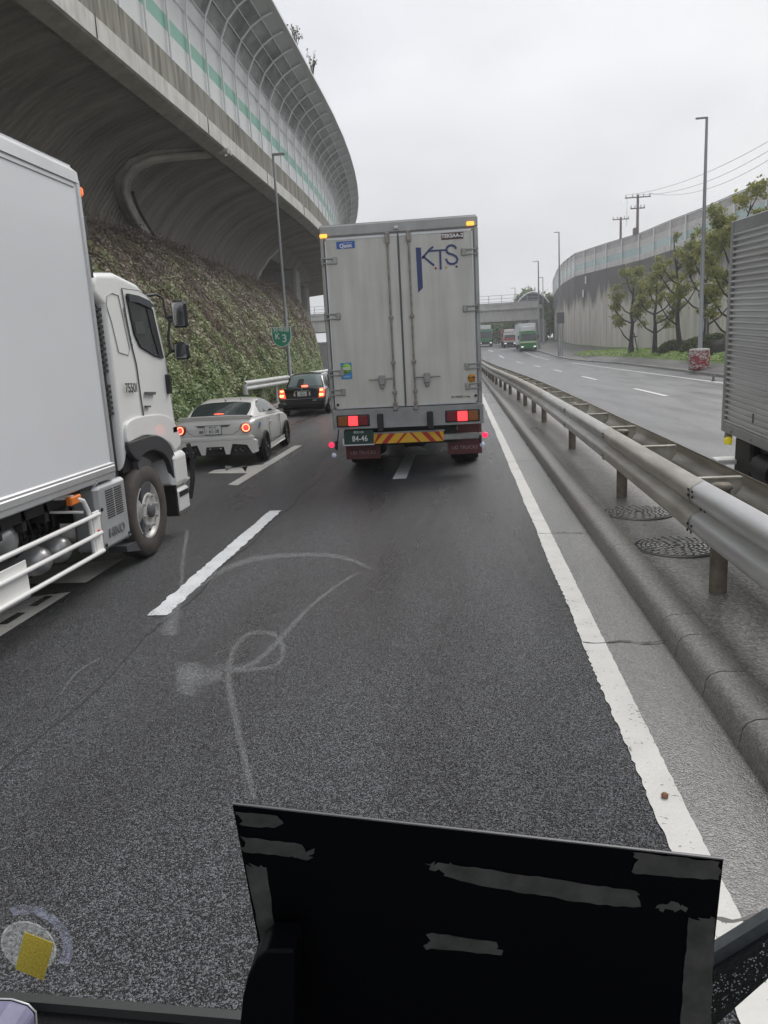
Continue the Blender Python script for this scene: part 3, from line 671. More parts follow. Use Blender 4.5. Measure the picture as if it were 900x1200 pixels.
for i, (u, vt, Y, r, lab) in enumerate([(609, 345, 175, 2.2, 'small round tree left of the curved roof'), (622, 340, 178, 3.2, 'wide dark tree behind the curved roof'), (640, 348, 170, 3.0, 'dark tree filling the gap beside the end of the stained wall'),
       (596, 374, 168, 4.4, 'bushy green tree under the overpass left of the green truck'), (584, 377, 172, 3.6, 'green tree under the overpass beside the pale building'), (632, 370, 162, 3.6, 'green tree under the overpass right of the green truck'), (576, 380, 190, 3.0, 'green tree seen over the green container truck')]):
    q = gy(u, vt, Y); far_tree(q[0], Y, 2.4, q[2], r, lab, n=3400, m=M_fl)

# ------------------------------------------------------------------ vehicle materials
M_white = mat('white_truck_paint', (.82, .82, .80), .28, var=.05, vs=1.4, coat=.4)
M_panelw = mat('white_box_panel', (.70, .72, .74), .32, var=.05, vs=.5, coat=.2)
M_alum = mat('aluminium_trim', (.62, .63, .64), .35, .55, var=.12, vs=3)
M_dirtyw = mat('dirty_white_door', (.72, .71, .665), .45, col2=(.60, .59, .54), vs=.9, streak=.2)
M_black = mat('black_plastic', (.018, .018, .02), .5)
M_dark = mat('dark_chassis', (.022, .021, .021), .6, col2=(.008, .008, .008), vs=6)
M_grayp = mat('grey_plastic', (.10, .10, .105), .5)
M_tyre = mat('tyre_rubber', (.028, .027, .026), .75, col2=(.016, .015, .015), vs=9)
M_tyre2 = mat('muddy_tyre', (.075, .062, .055), .8, col2=(.04, .034, .03), vs=6)
M_steelw = mat('steel_wheel', (.60, .59, .57), .42, .2, col2=(.36, .35, .33), vs=9)
M_glass = mat('dark_car_glass', (.02, .026, .028), .06, spec=.7)
M_silver = mat('silver_box', (.50, .51, .52), .38, .45, var=.12, vs=4)
M_chrome = mat('chrome', (.85, .86, .87), .07, 1)
M_orange = mat('amber_lens', (.75, .20, .03), .25)
M_orangel = mat('lit_amber', (.9, .30, .04), .3, emit=1.1, emcol=(1, .45, .06))
M_redlens = mat('red_lens', (.20, .012, .02), .2)
M_redlit = mat('lit_red', (.9, .05, .03), .3, emit=1.5, emcol=(1, .04, .05))
M_redlit2 = mat('lit_red_core', (1, .25, .2), .3, emit=3.0, emcol=(1, .28, .16))
M_navy = mat('navy_vinyl', (.035, .05, .17), .4)
M_txt = mat('black_lettering', (.015, .015, .016), .5)
M_txtw = mat('white_lettering', (.8, .8, .8), .5)
M_red = mat('red_vinyl', (.55, .04, .03), .45); M_yel = mat('yellow_vinyl', (.85, .50, .03), .45)
M_maroon = mat('maroon_rubber', (.17, .045, .05), .55, var=.3, vs=8)
M_galv = mat('galvanised_steel', (.40, .405, .40), .42, .45, col2=(.28, .275, .265), vs=3)

def wheel(name, c, ax, r, wd, parent, world=True, rimr=None, tyre=M_tyre, rimm=M_steelw, hubd=.0, spokes=0, studs=0):
    """tyre > rim; ax points outwards from the vehicle"""
    rimr = rimr or r*.58; h = wd/2
    t = MB(); t.lathe(c, ax, [(rimr, -h), (r*.9, -h), (r*.985, -h*.75), (r, -h*.3), (r, h*.3), (r*.985, h*.75), (r*.93, h), (rimr*1.08, h*.94), (rimr, h*.78), (rimr*.97, 0)], 40)
    o = t.build(name, tyre, parent, world)
    q = MB()
    if spokes:
        q.lathe(c, ax, [(rimr, h*.8), (rimr*.92, h*.9), (rimr*.9, h*.3), (rimr*.88, -h*.2), (0, -h*.2)], 32, 1)
        a = Vector(ax).normalized(); u = a.orthogonal().normalized(); v = a.cross(u); cc = Vector(c)
        for k in range(spokes):
            an = 2*math.pi*k/spokes; d = u*math.cos(an)+v*math.sin(an); s = a.cross(d)*rimr*.09
            q.prism([cc+a*h*.62+d*.05*r-s, cc+a*h*.62+d*.05*r+s, cc+a*h*.8+d*rimr*.92+s, cc+a*h*.8+d*rimr*.92-s], -a*.03)
        q.lathe(c, ax, [(rimr*.2, h*.5), (rimr*.2, h*.75), (0, h*.78)], 16)
    else:
        q.lathe(c, ax, [(rimr*1.04, h*.86), (rimr*1.0, h*.93), (rimr*.94, h*.7), (rimr*.86, h*.35), (rimr*.78, h*.5), (rimr*.62, h*.62+hubd), (rimr*.52, h*.62+hubd), (rimr*.42, h*.55+hubd), (rimr*.36, h*.6+hubd), (0, h*.6+hubd)], 36)
    rim = q.build('rim', [rimm, M_dark], o, False)
    if world and parent is not None:
        for vv in rim.data.vertices: vv.co = vv.co-parent.location
    if not spokes:
        a = Vector(ax).normalized(); u = a.orthogonal().normalized(); v = a.cross(u); cc = Vector(c)-(parent.location if world else Vector())
        s = MB(); hl = MB()
        for k in range(studs):
            an = 2*math.pi*(k+.3)/studs; d = u*math.cos(an)+v*math.sin(an)
            s.cyl(cc+d*rimr*.57+a*(h*.6+hubd), cc+d*rimr*.57+a*(h*.85+hubd), r*.035, n=6)
        for k in range(8):
            an = 2*math.pi*(k+.5)/8; d = u*math.cos(an)+v*math.sin(an); hl.lathe(cc+d*rimr*.80+a*(h*.47), a, [(r*.055, 0), (r*.045, .012), (0, .013)], 10)
        if studs:
            hub = MB(); hub.lathe(cc, ax, [(rimr*.27, h*.6+hubd), (rimr*.26, h*.86+hubd), (rimr*.2, h*.92+hubd), (0, h*1.02+hubd)], 16); hub.build('hub', M_grayp, o)
            s.build('stud_ring', M_steelw, o); hl.build('hand_hole_ring', M_dark, o)
    return o

# ------------------------------------------------------------------ white box truck in the left lane (world coordinates)
SX = -3.45
lt = empty('box_truck', (-4.68, 4.0, 0), 'large plain white box truck in the left lane with number 75501 on its cab', 'truck', 'trucks queuing on the expressway')
b = MB(); b.cbox((-5.93, -1.4, 1.13), (SX, 7.22, 3.84), .03); b.build('cargo_box', M_panelw, lt, True)
b = MB(); b.prism([(SX-.07, -1.45, 3.93), (SX+.012, -1.45, 3.86), (SX+.018, -1.45, 3.765), (SX-.04, -1.45, 3.765)], (0, 8.68, 0)); b.prism([(SX-.02, -1.45, 3.72), (SX+.01, -1.45, 3.72), (SX+.01, -1.45, 3.745), (SX-.02, -1.45, 3.745)], (0, 8.6, 0))
b.box((-5.9, -1.42, 3.835), (SX-.05, 7.24, 3.93)); b.build('roof_rail', M_alum, lt, True)
b = MB(); b.cbox((SX-.06, -1.42, 1.035), (SX+.018, 7.24, 1.19), .012); b.prism([(SX+.018, -1.42, 1.16), (SX+.028, -1.42, 1.15), (SX+.028, -1.42, 1.10), (SX+.018, -1.42, 1.09)], (0, 8.64, 0)); b.build('bottom_rail', M_alum, lt, True)
b = MB(); b.cbox((SX-.09, 7.19, 1.08), (SX+.014, 7.26, 3.80), .012); b.prism([(SX-.02, 7.262, 1.3), (SX-.09, 7.33, 1.3), (SX-.3, 7.36, 1.3), (SX-.3, 7.262, 1.3)], (0, 0, 2.4)); b.build('corner_post', M_alum, lt, True)
b = MB(); b.box((SX-.03, 7.262, 3.62), (SX+.01, 7.285, 3.64)); b.build('bracket', M_black, lt, True)
for z_ in (3.3, 2.95): MB().cbox((SX-.06, 7.33, z_), (SX-.03, 7.4, z_+.21), .006).build('catch', M_black, lt, True)
MB().cbox((SX-.05, 7.27, 3.67), (SX+.01, 7.33, 3.75), .015).build('marker_lamp', mat('orange_marker', (.9, .18, .04), .3, emit=.5), lt, True)
b = MB(); b.box((-5.3, -1.2, .62), (-4.1, 7.3, 1.02)); b.box((-5.8, -1.2, .9), (-3.6, 7.3, 1.04)); b.cbox((-5.6, 5.6, .35), (-4.1, 7.3, .9), .05)
for y in np.arange(4.4, 7.2, .35): b.box((-3.75, y, .82), (-3.6, y+.06, 1.03))
b.cyl((-3.95, 4.5, .75), (-3.95, 6.4, .78), .05); b.cyl((-3.9, 5.6, .6), (-3.8, 6.5, .9), .03); b.cbox((-3.98, 5.9, .55), (-3.82, 6.15, .95), .03)
for k in range(5): b.tube([(-3.8, 5.9+k*.13, 1.0), (-3.72, 5.95+k*.13, .85), (-3.78, 6.1+k*.12, .7), (-3.9, 6.1+k*.13, .5)], .012, 5)
b.build('chassis', M_dark, lt, True)
# air tanks with domed ends
for (u, v, rr) in ((10, 633, .155), (52, 657, .135), (76, 643, .135)):
    X, Y, Z = gx(u, v, -3.7); MB().lathe((X-.5, Y, Z), (1, 0, 0), [(0, -.03), (rr*.9, 0), (rr, .03), (rr, .42), (rr*.93, .47), (rr*.75, .515), (rr*.45, .545), (.001, .555)], 24).build('air_tank', mat('tank_aluminium', (.55, .55, .55), .33, .6, var=.25, vs=9, bump=.1, bs=8), lt, True)
for (dy, z) in ((5.95, .86), (6.2, .88), (6.05, .95)): MB().cbox((-3.74, dy, z-.05), (-3.71, dy+.07, z+.05), .008).build('label_plate', M_alum, lt, True)
# side battery box with louvres
bx = MB(); bx.cbox((-3.72, 6.80, .37), (-3.44, 7.44, 1.01), .03); bx = bx.build('battery_box', M_silver, lt, True, bevel=.02)
b = MB()
for c in range(2):
    for k in range(13): b.box((-3.447, 6.97+c*.19, .665+k*.022), (-3.436, 7.13+c*.19, .676+k*.022))
b.build('grille', M_dark, bx); o = bx.children[0]; [setattr(vv, 'co', vv.co-lt.location) for vv in o.data.vertices]
text_obj('lettering', 'HINO', .13, (-3.432, 7.12, .52), (0, 1, .0), (0, 0, 1), mat('embossed_letter', (.20, .205, .21), .4, .2), lt, squeeze=1.05, ext=.003, bold=.001)
for (y, z) in ((6.86, .43), (7.38, .43), (6.86, .78)): MB().lathe((-3.437, y, z), (1, 0, 0), [(.02, 0), (.018, .008), (0, .009)], 10).build('bolt', M_dark, lt, True)
# tubular side guard
for z in (.76, .58, .405): MB().tube([(-3.42, -.6, z), (-3.42, 6.76, z)], .021, 10).build('guard_rail', M_white, lt, True)
b = MB(); b.cbox((-3.46, 6.66, .37), (-3.432, 6.80, .79), .006); b.tube([(-3.7, 6.30, 1.0), (-3.47, 6.4, .99), (-3.44, 6.53, .93), (-3.44, 6.6, .82), (-3.45, 6.63, .38)], .022, 8); b.tube([(-3.7, 6.40, .86), (-3.46, 6.55, .82)], .014, 6); b.build('guard_post', M_white, lt, True)
for y in (5.42, 3.2): MB().cbox((-3.455, y-.55, .36), (-3.44, y+.1, .66), .006).build('guard_plate', M_white, lt, True)
X, Y, Z = gx(107, 616, -3.43); MB().lathe((-3.43, 6.73, .6), (1, 0, 0), [(.022, 0), (.02, .012), (0, .014)], 12).build('reflector', mat('orange_reflector', (.6, .12, .04), .3), lt, True)
MB().cbox((-3.5, 6.33, .92), (-3.44, 6.52, 1.0), .012).build('side_lamp', M_orange, lt, True)
MB().lathe((-3.5, 6.83, 1.06), (1, 0, 0), [(.04, 0), (.045, .04), (.03, .065), (0, .07)], 14).build('small_lamp', M_chrome, lt, True)
# cab
cb = MB(); CX0, CX1 = -5.88, -3.53
prof = [(7.66, 1.0), (7.66, 2.70), (7.46, 2.80), (7.46, 2.93), (7.54, 3.02), (8.0, 3.06), (8.55, 2.99), (8.85, 2.87), (9.02, 2.5), (9.14, 1.95), (9.2, 1.6), (9.24, 1.1), (9.24, .98), (8.86, .95), (8.80, 1.22), (7.80, 1.22)]
cb.prism([(CX0, y, z) for y, z in prof], (CX1-CX0, 0, 0)); cb = cb.build('cab', M_white, lt, True, bevel=.09); cb.modifiers[0].segments = 5
b = MB(); f = CX1+.001
b.box((-5.7, 7.28, 1.0), (-3.66, 7.60, 2.78)); b.build('rear_deck_unit', M_grayp, lt, True)
for k in range(12): MB().box((-3.60, 7.34, 2.05+k*.055), (-3.56, 7.64, 2.08+k*.055)).build('louvre', M_black, lt, True)
for k in range(6): MB().box((-3.60, 7.36, 1.62+k*.055), (-3.56, 7.64, 1.65+k*.055)).build('louvre', M_black, lt, True)
b = MB(); b.box((-3.8, 7.30, .6), (-3.60, 7.645, 2.75)); b.build('air_intake', M_black, lt, True)
# side details traced on the door plane
def side(pts, X=-3.525): return [gx(u, v, X) for u, v in pts]
def zm(pts, k, ox, oy): return [(ox+x/k, oy+y/k) for x, y in pts]
door = side(zm([(535, 705), (610, 715), (640, 735), (668, 765), (700, 900), (722, 1000), (740, 1120), (765, 1290), (768, 1320), (640, 1325), (622, 1200), (600, 1040), (578, 950), (555, 830)], 3.75, 0, 150))
dr = MB(); dr.prism(door, (.008, 0, 0)); dr = dr.build('door', M_white, lt, True)
def line(pts, X, r=.004): return MB().tube([gx(u, v, X) for u, v in pts], r, 4)
ol = zm([(640, 1325), (622, 1200), (600, 1040), (578, 950), (555, 830), (535, 705), (610, 715), (640, 735), (668, 765), (700, 900), (722, 1000), (740, 1120), (765, 1290)], 3.75, 0, 150)
o = line(ol, -3.52, .006).build('door_seam', M_grayp, lt, True)
o = line(zm([(490, 725), (470, 740), (468, 780), (490, 850), (522, 985), (565, 998), (570, 970), (540, 830), (520, 735), (490, 725)], 3.75, 0, 150), -3.525, .005).build('quarter_seam', mat('seam_grey', (.4, .4, .39), .5), lt, True)
win = zm([(556, 740), (600, 745), (640, 762), (668, 800), (690, 900), (716, 1010), (680, 1000), (615, 960), (590, 905), (572, 820)], 3.75, 0, 150)
wn = MB(); wn.prism(side(win, -3.516), (.006, 0, 0)); wn = wn.build('window', M_glass, lt, True)
vis = MB(); vis.prism(side(zm([(553, 728), (600, 738), (648, 760), (668, 785), (650, 792), (600, 768), (560, 762)], 3.75, 0, 150), -3.51), (.03, 0, 0)); vis.build('rain_visor', mat('smoked_visor', (.05, .055, .07), .15), lt, True)
b = MB(); b.tube([gx(u, v, -3.508) for u, v in win+[win[0]]], .012, 5); b.build('window_frame', M_black, lt, True)
b = MB(); b.prism(side(zm([(642, 790), (665, 800), (690, 900), (716, 1012), (700, 1010), (668, 900)], 3.75, 0, 150), -3.507), (.006, 0, 0)); b.build('window_divider', M_black, lt, True)
b = MB(); b.prism(side(zm([(590, 850), (625, 850), (640, 905), (600, 905)], 3.75, 0, 150), -3.508), (.002, 0, 0)); b.build('head_rest', mat('dim_seat', (.06, .062, .06), .5), lt, True)
for (a, c) in (((634, 1160), (676, 1172)), ((634, 1220), (655, 1228))):
    q = side(zm([a, (c[0], a[1]), c, (a[0], c[1])], 3.75, 0, 150), -3.51); MB().prism(q, (.025, 0, 0)).build('handle', M_grayp, lt, True)
text_obj('lettering', '7550I', .14, (-3.50, gx(154, 455, -3.5)[1], gx(154, 455, -3.5)[2]), (0, 1, -.03), (0, 0, 1), M_txt, lt, squeeze=.95, ext=.001, bold=.002)
b = MB(); qs = zm([(545, 790), (560, 850), (570, 905), (580, 955)], 3.75, 0, 150)
for i in range(14):
    u = 145.2+(154.6-145.2)*i/13; v = 361+(404-361)*i/13; X, Y, Z = gx(u, v, -3.52); b.box((-3.521, Y-.012, Z-.013), (-3.515, Y+(.012 if i % 3 else .004), Z+(.012 if i % 2 else .004)))
b.build('pillar_lettering', M_grayp, lt, True)
b = MB(); b.cbox((-3.54, 9.02, 1.75), (-3.47, 9.10, 1.98), .01); b.build('mirror_base', M_black, lt, True)
# lower cab: fender, arch, bumper, step
def smooth_poly(pts, n=4):
    k = len(pts); o_ = []
    for i in range(k):
        q_ = [np.array(pts[(i+j) % k], float) for j in (-1, 0, 1, 2)]
        for f in range(n): o_.append(tuple(cat_rom(q_, 1+f/n)))
    return o_
fen = side(smooth_poly(zm([(545, 105), (580, 76), (640, 62), (700, 60), (740, 75), (765, 110), (785, 180), (760, 215), (740, 190), (690, 160), (620, 152), (560, 180), (545, 172)], 3.75, 0, 470)), -3.535)
MB().prism(fen, (.035, 0, 0)).build('fender', M_white, lt, True, bevel=.012)
oarc = zm([(540, 186), (560, 178), (620, 158), (672, 152), (715, 180), (745, 235), (765, 335), (748, 348), (725, 275), (700, 235), (665, 218), (630, 222), (600, 245), (585, 265), (548, 225)], 3.75, 0, 470)
MB().prism(side(smooth_poly(oarc), -3.55), (.065, 0, 0)).build('wheel_arch', mat('arch_black', (.045, .046, .05), .5), lt, True, bevel=.012)
b = MB(); b.prism(side(zm([(522, 230), (590, 268), (582, 520), (558, 560), (575, 655), (480, 665), (475, 640), (555, 600), (540, 350)], 3.75, 0, 470), -3.7), (.2, 0, 0)); b.build('mud_guard', mat('mud_guard_grey', (.06, .063, .07), .6), lt, True)
b = MB(); b.box((-5.8, 7.68, 1.0), (-3.56, 8.84, 1.24)); b.box((-5.6, 7.6, .5), (-3.95, 8.86, 1.1)); b.build('wheel_well', M_dark, lt, True)
bmp = MB(); bmp.cbox((-5.9, 8.86, .62), (-3.47, 9.36, 1.04), .05); bmp.build('bumper', M_white, lt, True, bevel=.02)
b = MB(); b.cbox((-5.9, 8.9, .30), (-3.47, 9.30, .60), .03); b.build('step', M_white, lt, True)
b = MB(); b.box((-3.48, 8.95, .50), (-3.462, 9.25, .56)); b.box((-3.62, 8.86, .28), (-3.475, 8.90, .66)); b.build('step_tread', M_dark, lt, True)
b = MB(); b.tube([(-3.46, 9.40, 1.10), (-3.44, 9.44, .9), (-3.46, 9.42, .62), (-3.5, 9.38, .4)], .03, 7); b.build('corner_guard', M_black, lt, True)
MB().cbox((-3.535, 9.05, 1.27), (-3.50, 9.2, 1.35), .008).build('turn_lamp', M_orange, lt, True)
MB().cbox((-3.535, 9.08, 1.08), (-3.507, 9.18, 1.22), .008).build('reflector', mat('pink_reflector', (.85, .25, .3), .4), lt, True)
for sx_ in (-1, 1):
    xw = -4.68+sx_*1.06; wheel('wheel', (xw, 8.08, .52), (sx_, 0, 0), .52, .26, lt, rimr=.305, tyre=M_tyre2, hubd=.05, studs=8)
    wheel('wheel', (xw-sx_*.15, .6, .52), (sx_, 0, 0), .52, .5, lt, rimr=.3, tyre=M_tyre2, studs=8)
# mirrors
def mirror(c, w2, h2, dp=.09):
    r = MB(); x, y, z = c; r.cbox((x-w2, y, z-h2), (x+w2, y+dp, z+h2), .035); o = r.build('mirror', M_black, lt, True, bevel=.03)
    g_ = MB(); g_.cbox((x-w2+.022, y-.008, z-h2+.022), (x+w2-.022, y+.004, z+h2-.022), .003); q = g_.build('mirror_glass', mat('dim_mirror', (.30, .31, .32), .12, 1), o); [setattr(vv, 'co', vv.co-lt.location) for vv in q.data.vertices]
X, Y, Z = gy(209, 368, 9.25); mirror((X, Y, Z), .095, .16)
X2, Y2, Z2 = gy(211.5, 411, 9.25); mirror((X2, Y2, Z2), .095, .105)
b = MB(); b.tube([gy(168, 347, 9.0), gy(183, 345, 9.2), gy(191, 349, 9.25), gy(195, 372, 9.25), gy(199, 376, 9.25), gy(197, 395, 9.25), gy(200, 412, 9.25), gy(194, 418, 9.15), gy(188, 412, 9.05)], .016, 7)
b.tube([gy(195, 372, 9.25), gy(203, 371, 9.3)], .02, 6); b.tube([gy(198, 412, 9.25), gy(206, 411, 9.3)], .02, 6); b.build('mirror_arm', M_black, lt, True)

# ------------------------------------------------------------------ truck ahead, seen from behind (rear plane Y0)
KY = 12.85
kt = empty('box_truck', (-.93, KY, 0), 'white box truck straight ahead showing closed rear doors with blue KTS lettering', 'truck', 'trucks queuing on the expressway')
KL, KR, KB, KT = -2.19, .34, 1.2, 4.13
def ky(u, v, off=0): return gy(u, v, KY+off)
MB().box((KL+.02, KY+.05, KB), (KR-.02, KY+8.3, KT-.03)).build('cargo_box', M_panelw, kt, True)
b = MB(); b.cbox((KL, KY, KT-.175), (KR, KY+.12, KT), .02); b.box((KL+.02, KY+.04, KT-.01), (KR-.02, KY+8.3, KT+.012))
b.cbox((KL, KY, KB), (KL+.065, KY+.12, KT-.175), .01); b.cbox((KR-.065, KY, KB), (KR, KY+.12, KT-.175), .01)
b.build('rear_frame', mat('frame_aluminium', (.42, .42, .41), .42, .4, var=.2, vs=3), kt, True)
mid = (KL+KR)/2
for k, (a, c) in enumerate(((KL+.085, mid-.012), (mid+.012, KR-.085))):
    d = MB(); d.cbox((a, KY-.022, KB+.005), (c, KY+.04, KT-.20), .008); dd = d.build('door', M_dirtyw, kt, True)
    e = MB(); e.box((a+.0, KY-.03, KT-.235), (c, KY-.0225, KT-.205)); e.box((a, KY-.03, KB+.005), (c, KY-.0225, KB+.03))
    xi = a if k == 0 else c-.02; e.box((xi, KY-.03, KB), (xi+.02, KY-.0225, KT-.21)); e.build('door_edge', M_alum, kt, True)
    xr = mid-.17 if k == 0 else mid+.17
    r_ = MB(); r_.cyl((xr, KY-.055, KB-.05), (xr, KY-.055, KT-.19), .016, n=8)
    for z in (KB+.02, KB+.22, KB+.7, 2.62, KT-.32): r_.cbox((xr-.035, KY-.075, z), (xr+.035, KY-.023, z+.05), .006)
    r_.cbox((xr-.04, KY-.08, KB-.06), (xr+.04, KY-.03, KB+.02), .01); r_.cbox((xr-.035, KY-.08, KT-.34), (xr+.035, KY-.025, KT-.17), .01)
    r_.build('lock_rod', mat('rusty_zinc', (.40, .385, .36), .5, .3, col2=(.22, .18, .15), vs=14), kt, True)
    s = -1 if k == 0 else 1; h = MB(); hz_ = KB+.47
    h.tube([(xr, KY-.07, hz_), (xr+s*.42, KY-.075, hz_-.005)], .013, 6); h.cbox((xr+s*.2-.05, KY-.085, hz_-.1), (xr+s*.2+.05, KY-.03, hz_+.06), .01); h.cbox((xr+s*.2-.03, KY-.08, hz_-.16), (xr+s*.2+.03, KY-.035, hz_-.1), .01)
    h.build('latch_handle', M_galv, kt, True)
    xh = KL if k == 0 else KR
    for z in (KT-.55, KT-1.42, KT-2.28-.05, KT-2.6 if False else KB+.28):
        g_ = MB(); s2 = 1 if k == 0 else -1
        for dz in (-.045, .03): g_.cbox((min(xh-s2*.005, xh+s2*.25), KY-.05, z+dz), (max(xh-s2*.005, xh+s2*.25), KY-.021, z+dz+.022), .005)
        g_.cyl((xh+s2*.02, KY-.04, z-.07), (xh+s2*.02, KY-.04, z+.075), .018, n=8); g_.cbox((min(xh+s2*.2, xh+s2*.27), KY-.052, z-.05), (max(xh+s2*.2, xh+s2*.27), KY-.02, z+.06), .008); g_.build('hinge', M_galv, kt, True)
MB().box((mid-.012, KY-.026, KB), (mid+.012, KY-.018, KT-.19)).build('door_gasket', M_grayp, kt, True)
for (u, v) in ((379, 277), (551, 262)):
    X, Y, Z = ky(u, v); MB().cbox((X-.06, KY-.03, Z-.03), (X+.06, KY-.002, Z+.03), .01).build('marker_lamp', M_orangel, kt, True)
X, Y, Z = ky(464, 267); MB().cbox((X-.035, KY-.04, Z-.025), (X+.035, KY-.002, Z+.025), .01).build('small_camera', M_alum, kt, True)
# lettering: KTS with a long blade on the K
FY = KY-.0245
def kp(pts, k, ox, oy, y=FY): return [gy(ox+a/k, oy+c/k, y) for a, c in pts]
def stroke(b, pts, wd, y=FY):
    P_ = [Vector(p) for p in pts]
    for i in range(len(P_)-1):
        d = (P_[i+1]-P_[i]); d.y = 0; d.normalize(); nn = Vector((-d.z, 0, d.x))*wd/2; e = d*wd*.25; yy = Vector((0, -.0006*(i % 2), 0))
        b.prism([P_[i]-nn-e+yy, P_[i+1]-nn+e+yy, P_[i+1]+nn+e+yy, P_[i]+nn-e+yy], (0, -.0015, 0))
b = MB(); b.prism(kp([(520, 205), (545, 205), (555, 398), (532, 422)], 4.091, 360, 240), (0, -.002, 0))
stroke(b, kp([(168, 590), (262, 480), (305, 445)], 11.25, 480, 250), .033); stroke(b, kp([(178, 568), (318, 685)], 11.25, 480, 250), .033)
stroke(b, kp([(250, 498), (490, 482)], 11.25, 480, 250, FY-.002), .028); stroke(b, kp([(402, 490), (410, 732)], 11.25, 480, 250, FY-.003), .034)
stroke(b, kp([(612, 460), (590, 432), (560, 420), (525, 425), (497, 445), (485, 475), (492, 510), (520, 530), (570, 545), (612, 568), (632, 605), (620, 642), (585, 665), (540, 668), (505, 650), (480, 605)], 11.25, 480, 250, FY-.004), .032)
b.build('lettering', M_navy, kt, True)
for (a, c, m_) in ((345, 722, mat('dot_red', (.45, .06, .05), .5)), (483, 712, mat('dot_yellow', (.6, .45, .1), .5)), (620, 702, M_navy)):
    q = kp([(a, c)], 11.25, 480, 250)[0]; MB().lathe((q[0], FY, q[2]), (0, -1, 0), [(.018, 0), (.018, .002), (0, .002)], 14).build('dot', m_, kt, True)
def plate(name, u0, v0, u1, v1, m_, y=FY, th=.002, parent=kt, rot=True):
    a = gy(u0, v0, y); c = gy(u1, v1, y); o = MB(); o.prism([(a[0], y, c[2]), (c[0], y, c[2]), (c[0], y, a[2]), (a[0], y, a[2])], (0, -th, 0)); return o.build(name, m_, parent, True), a, c
def txt(s, u, v, size, m_, y, parent=kt, sq=1.0, bold=0, nm='lettering'):
    q = gy(u, v, y); return text_obj(nm, s, size, q, (1, 0, 0), (0, 0, 1), m_, parent, squeeze=sq, bold=bold)
M_blue = mat('blue_sticker', (.03, .12, .45), .4)
plate('sticker', 394, 283.5, 416, 290.5, M_blue); txt('Quon', 405, 288, .085, M_txtw, FY-.003, bold=.003); txt('UD TRUCKS', 407, 284.8, .028, M_txtw, FY-.003)
plate('sticker', 517, 273.5, 543, 279.5, mat('brown_sticker', (.10, .04, .04), .4)); txt('TEKSAA-2', 530, 276.2, .078, M_txtw, FY-.003, bold=.003)
plate('sticker', 399, 425.5, 413, 444, mat('sky_sticker', (.05, .28, .62), .4))
q = gy(406, 432, FY); MB().lathe((q[0], FY-.002, q[2]), (0, -1, 0), [(.085, 0), (.085, .001), (0, .001)], 20).build('sticker_disc', mat('lime_disc', (.30, .58, .08), .4), kt, True); txt('eco', 406, 431.5, .085, M_txtw, FY-.004, bold=.003); txt('GREEN', 406, 441.5, .04, M_txtw, FY-.004)
q = gy(553, 443.2, FY); MB().lathe((q[0], FY, q[2]), (0, -1, 0), [(.07, 0), (.07, .002), (0, .002)], 22).build('round_sticker', mat('orange_sticker', (.75, .33, .03), .4), kt, True); txt('最大積載', 553, 442.5, .035, M_txt, FY-.003, bold=.001); txt('2500', 553, 445.2, .035, M_txt, FY-.003)
txt('最大積載量 2750kg', 540, 465, .038, M_grayp, FY-.001)
for (u, v) in ((396, 474.5), (557.5, 463.5)):
    q = gy(u, v, FY); MB().lathe((q[0], FY, q[2]), (0, -1, 0), [(.024, 0), (.02, .015), (0, .016)], 12).build('door_buffer', M_black, kt, True)
# rear sill, lamps, bumper
b = MB(); b.cbox((KL+.02, KY-.03, .86), (KR+.01, KY+.08, KB-.008), .015); b.box((KL+.02, KY-.034, .862), (KR+.01, KY-.0302, .89)); b.build('rear_sill', mat('sill_aluminium', (.38, .39, .39), .4, .4, var=.25, vs=4), kt, True)
for (x0, x1, order) in ((-2.08, -1.56, (0, 1, 2)), (-.26, .27, (2, 1, 0))):
    zc = 1.0; lm = MB(); lm.cbox((x0-.02, KY-.05, zc-.1), (x1+.02, KY-.031, zc+.1), .01); hb = lm.build('tail_lamp', M_black, kt, True)
    wd = (x1-x0)/3
    for i, o_ in enumerate(order):
        s = MB(); s.cbox((x0+wd*i+.008, KY-.064, zc-.08), (x0+wd*(i+1)-.008, KY-.051, zc+.08), .006); q = s.build('lens', (mat('dull_amber', (.32, .10, .02), .25), M_redlens, M_redlens)[o_] if o_ != 1 else M_redlit, hb); [setattr(vv, 'co', vv.co-kt.location) for vv in q.data.vertices]
        if o_ == 1: pass
for x in (-1.36, -.53): MB().cbox((x-.05, KY-.10, .80), (x+.05, KY-.03, 1.10), .012).build('rubber_buffer', M_black, kt, True)
for i, (x0, x1, z0, z1) in enumerate(((-2.03, -1.43, .30, .84), (-.27, .32, .32, .86))):
    o = MB(); o.cbox((x0, KY+.32, z0), (x1, KY+.34, z1), .004); o.build('mud_flap', M_maroon, kt, True)
    text_obj('lettering', 'UD TRUCKS', .085, ((x0+x1)/2, KY+.316, z0+.11), (1, 0, 0), (0, 0, 1), mat('faded_letter', (.45, .36, .36), .6), kt, squeeze=.95)
q = MB(); q.lathe((.0-.12, KY+.316, .77), (0, -1, 0), [(.045, 0), (.045, .004), (0, .004)], 16); q.build('emblem', mat('faded_letter', (.45, .36, .36), .6), kt, True)
b = MB(); b.cbox((-2.0, KY+.06, .60), (.31, KY+.16, .70), .01); b.build('under_run_bar', M_galv, kt, True)
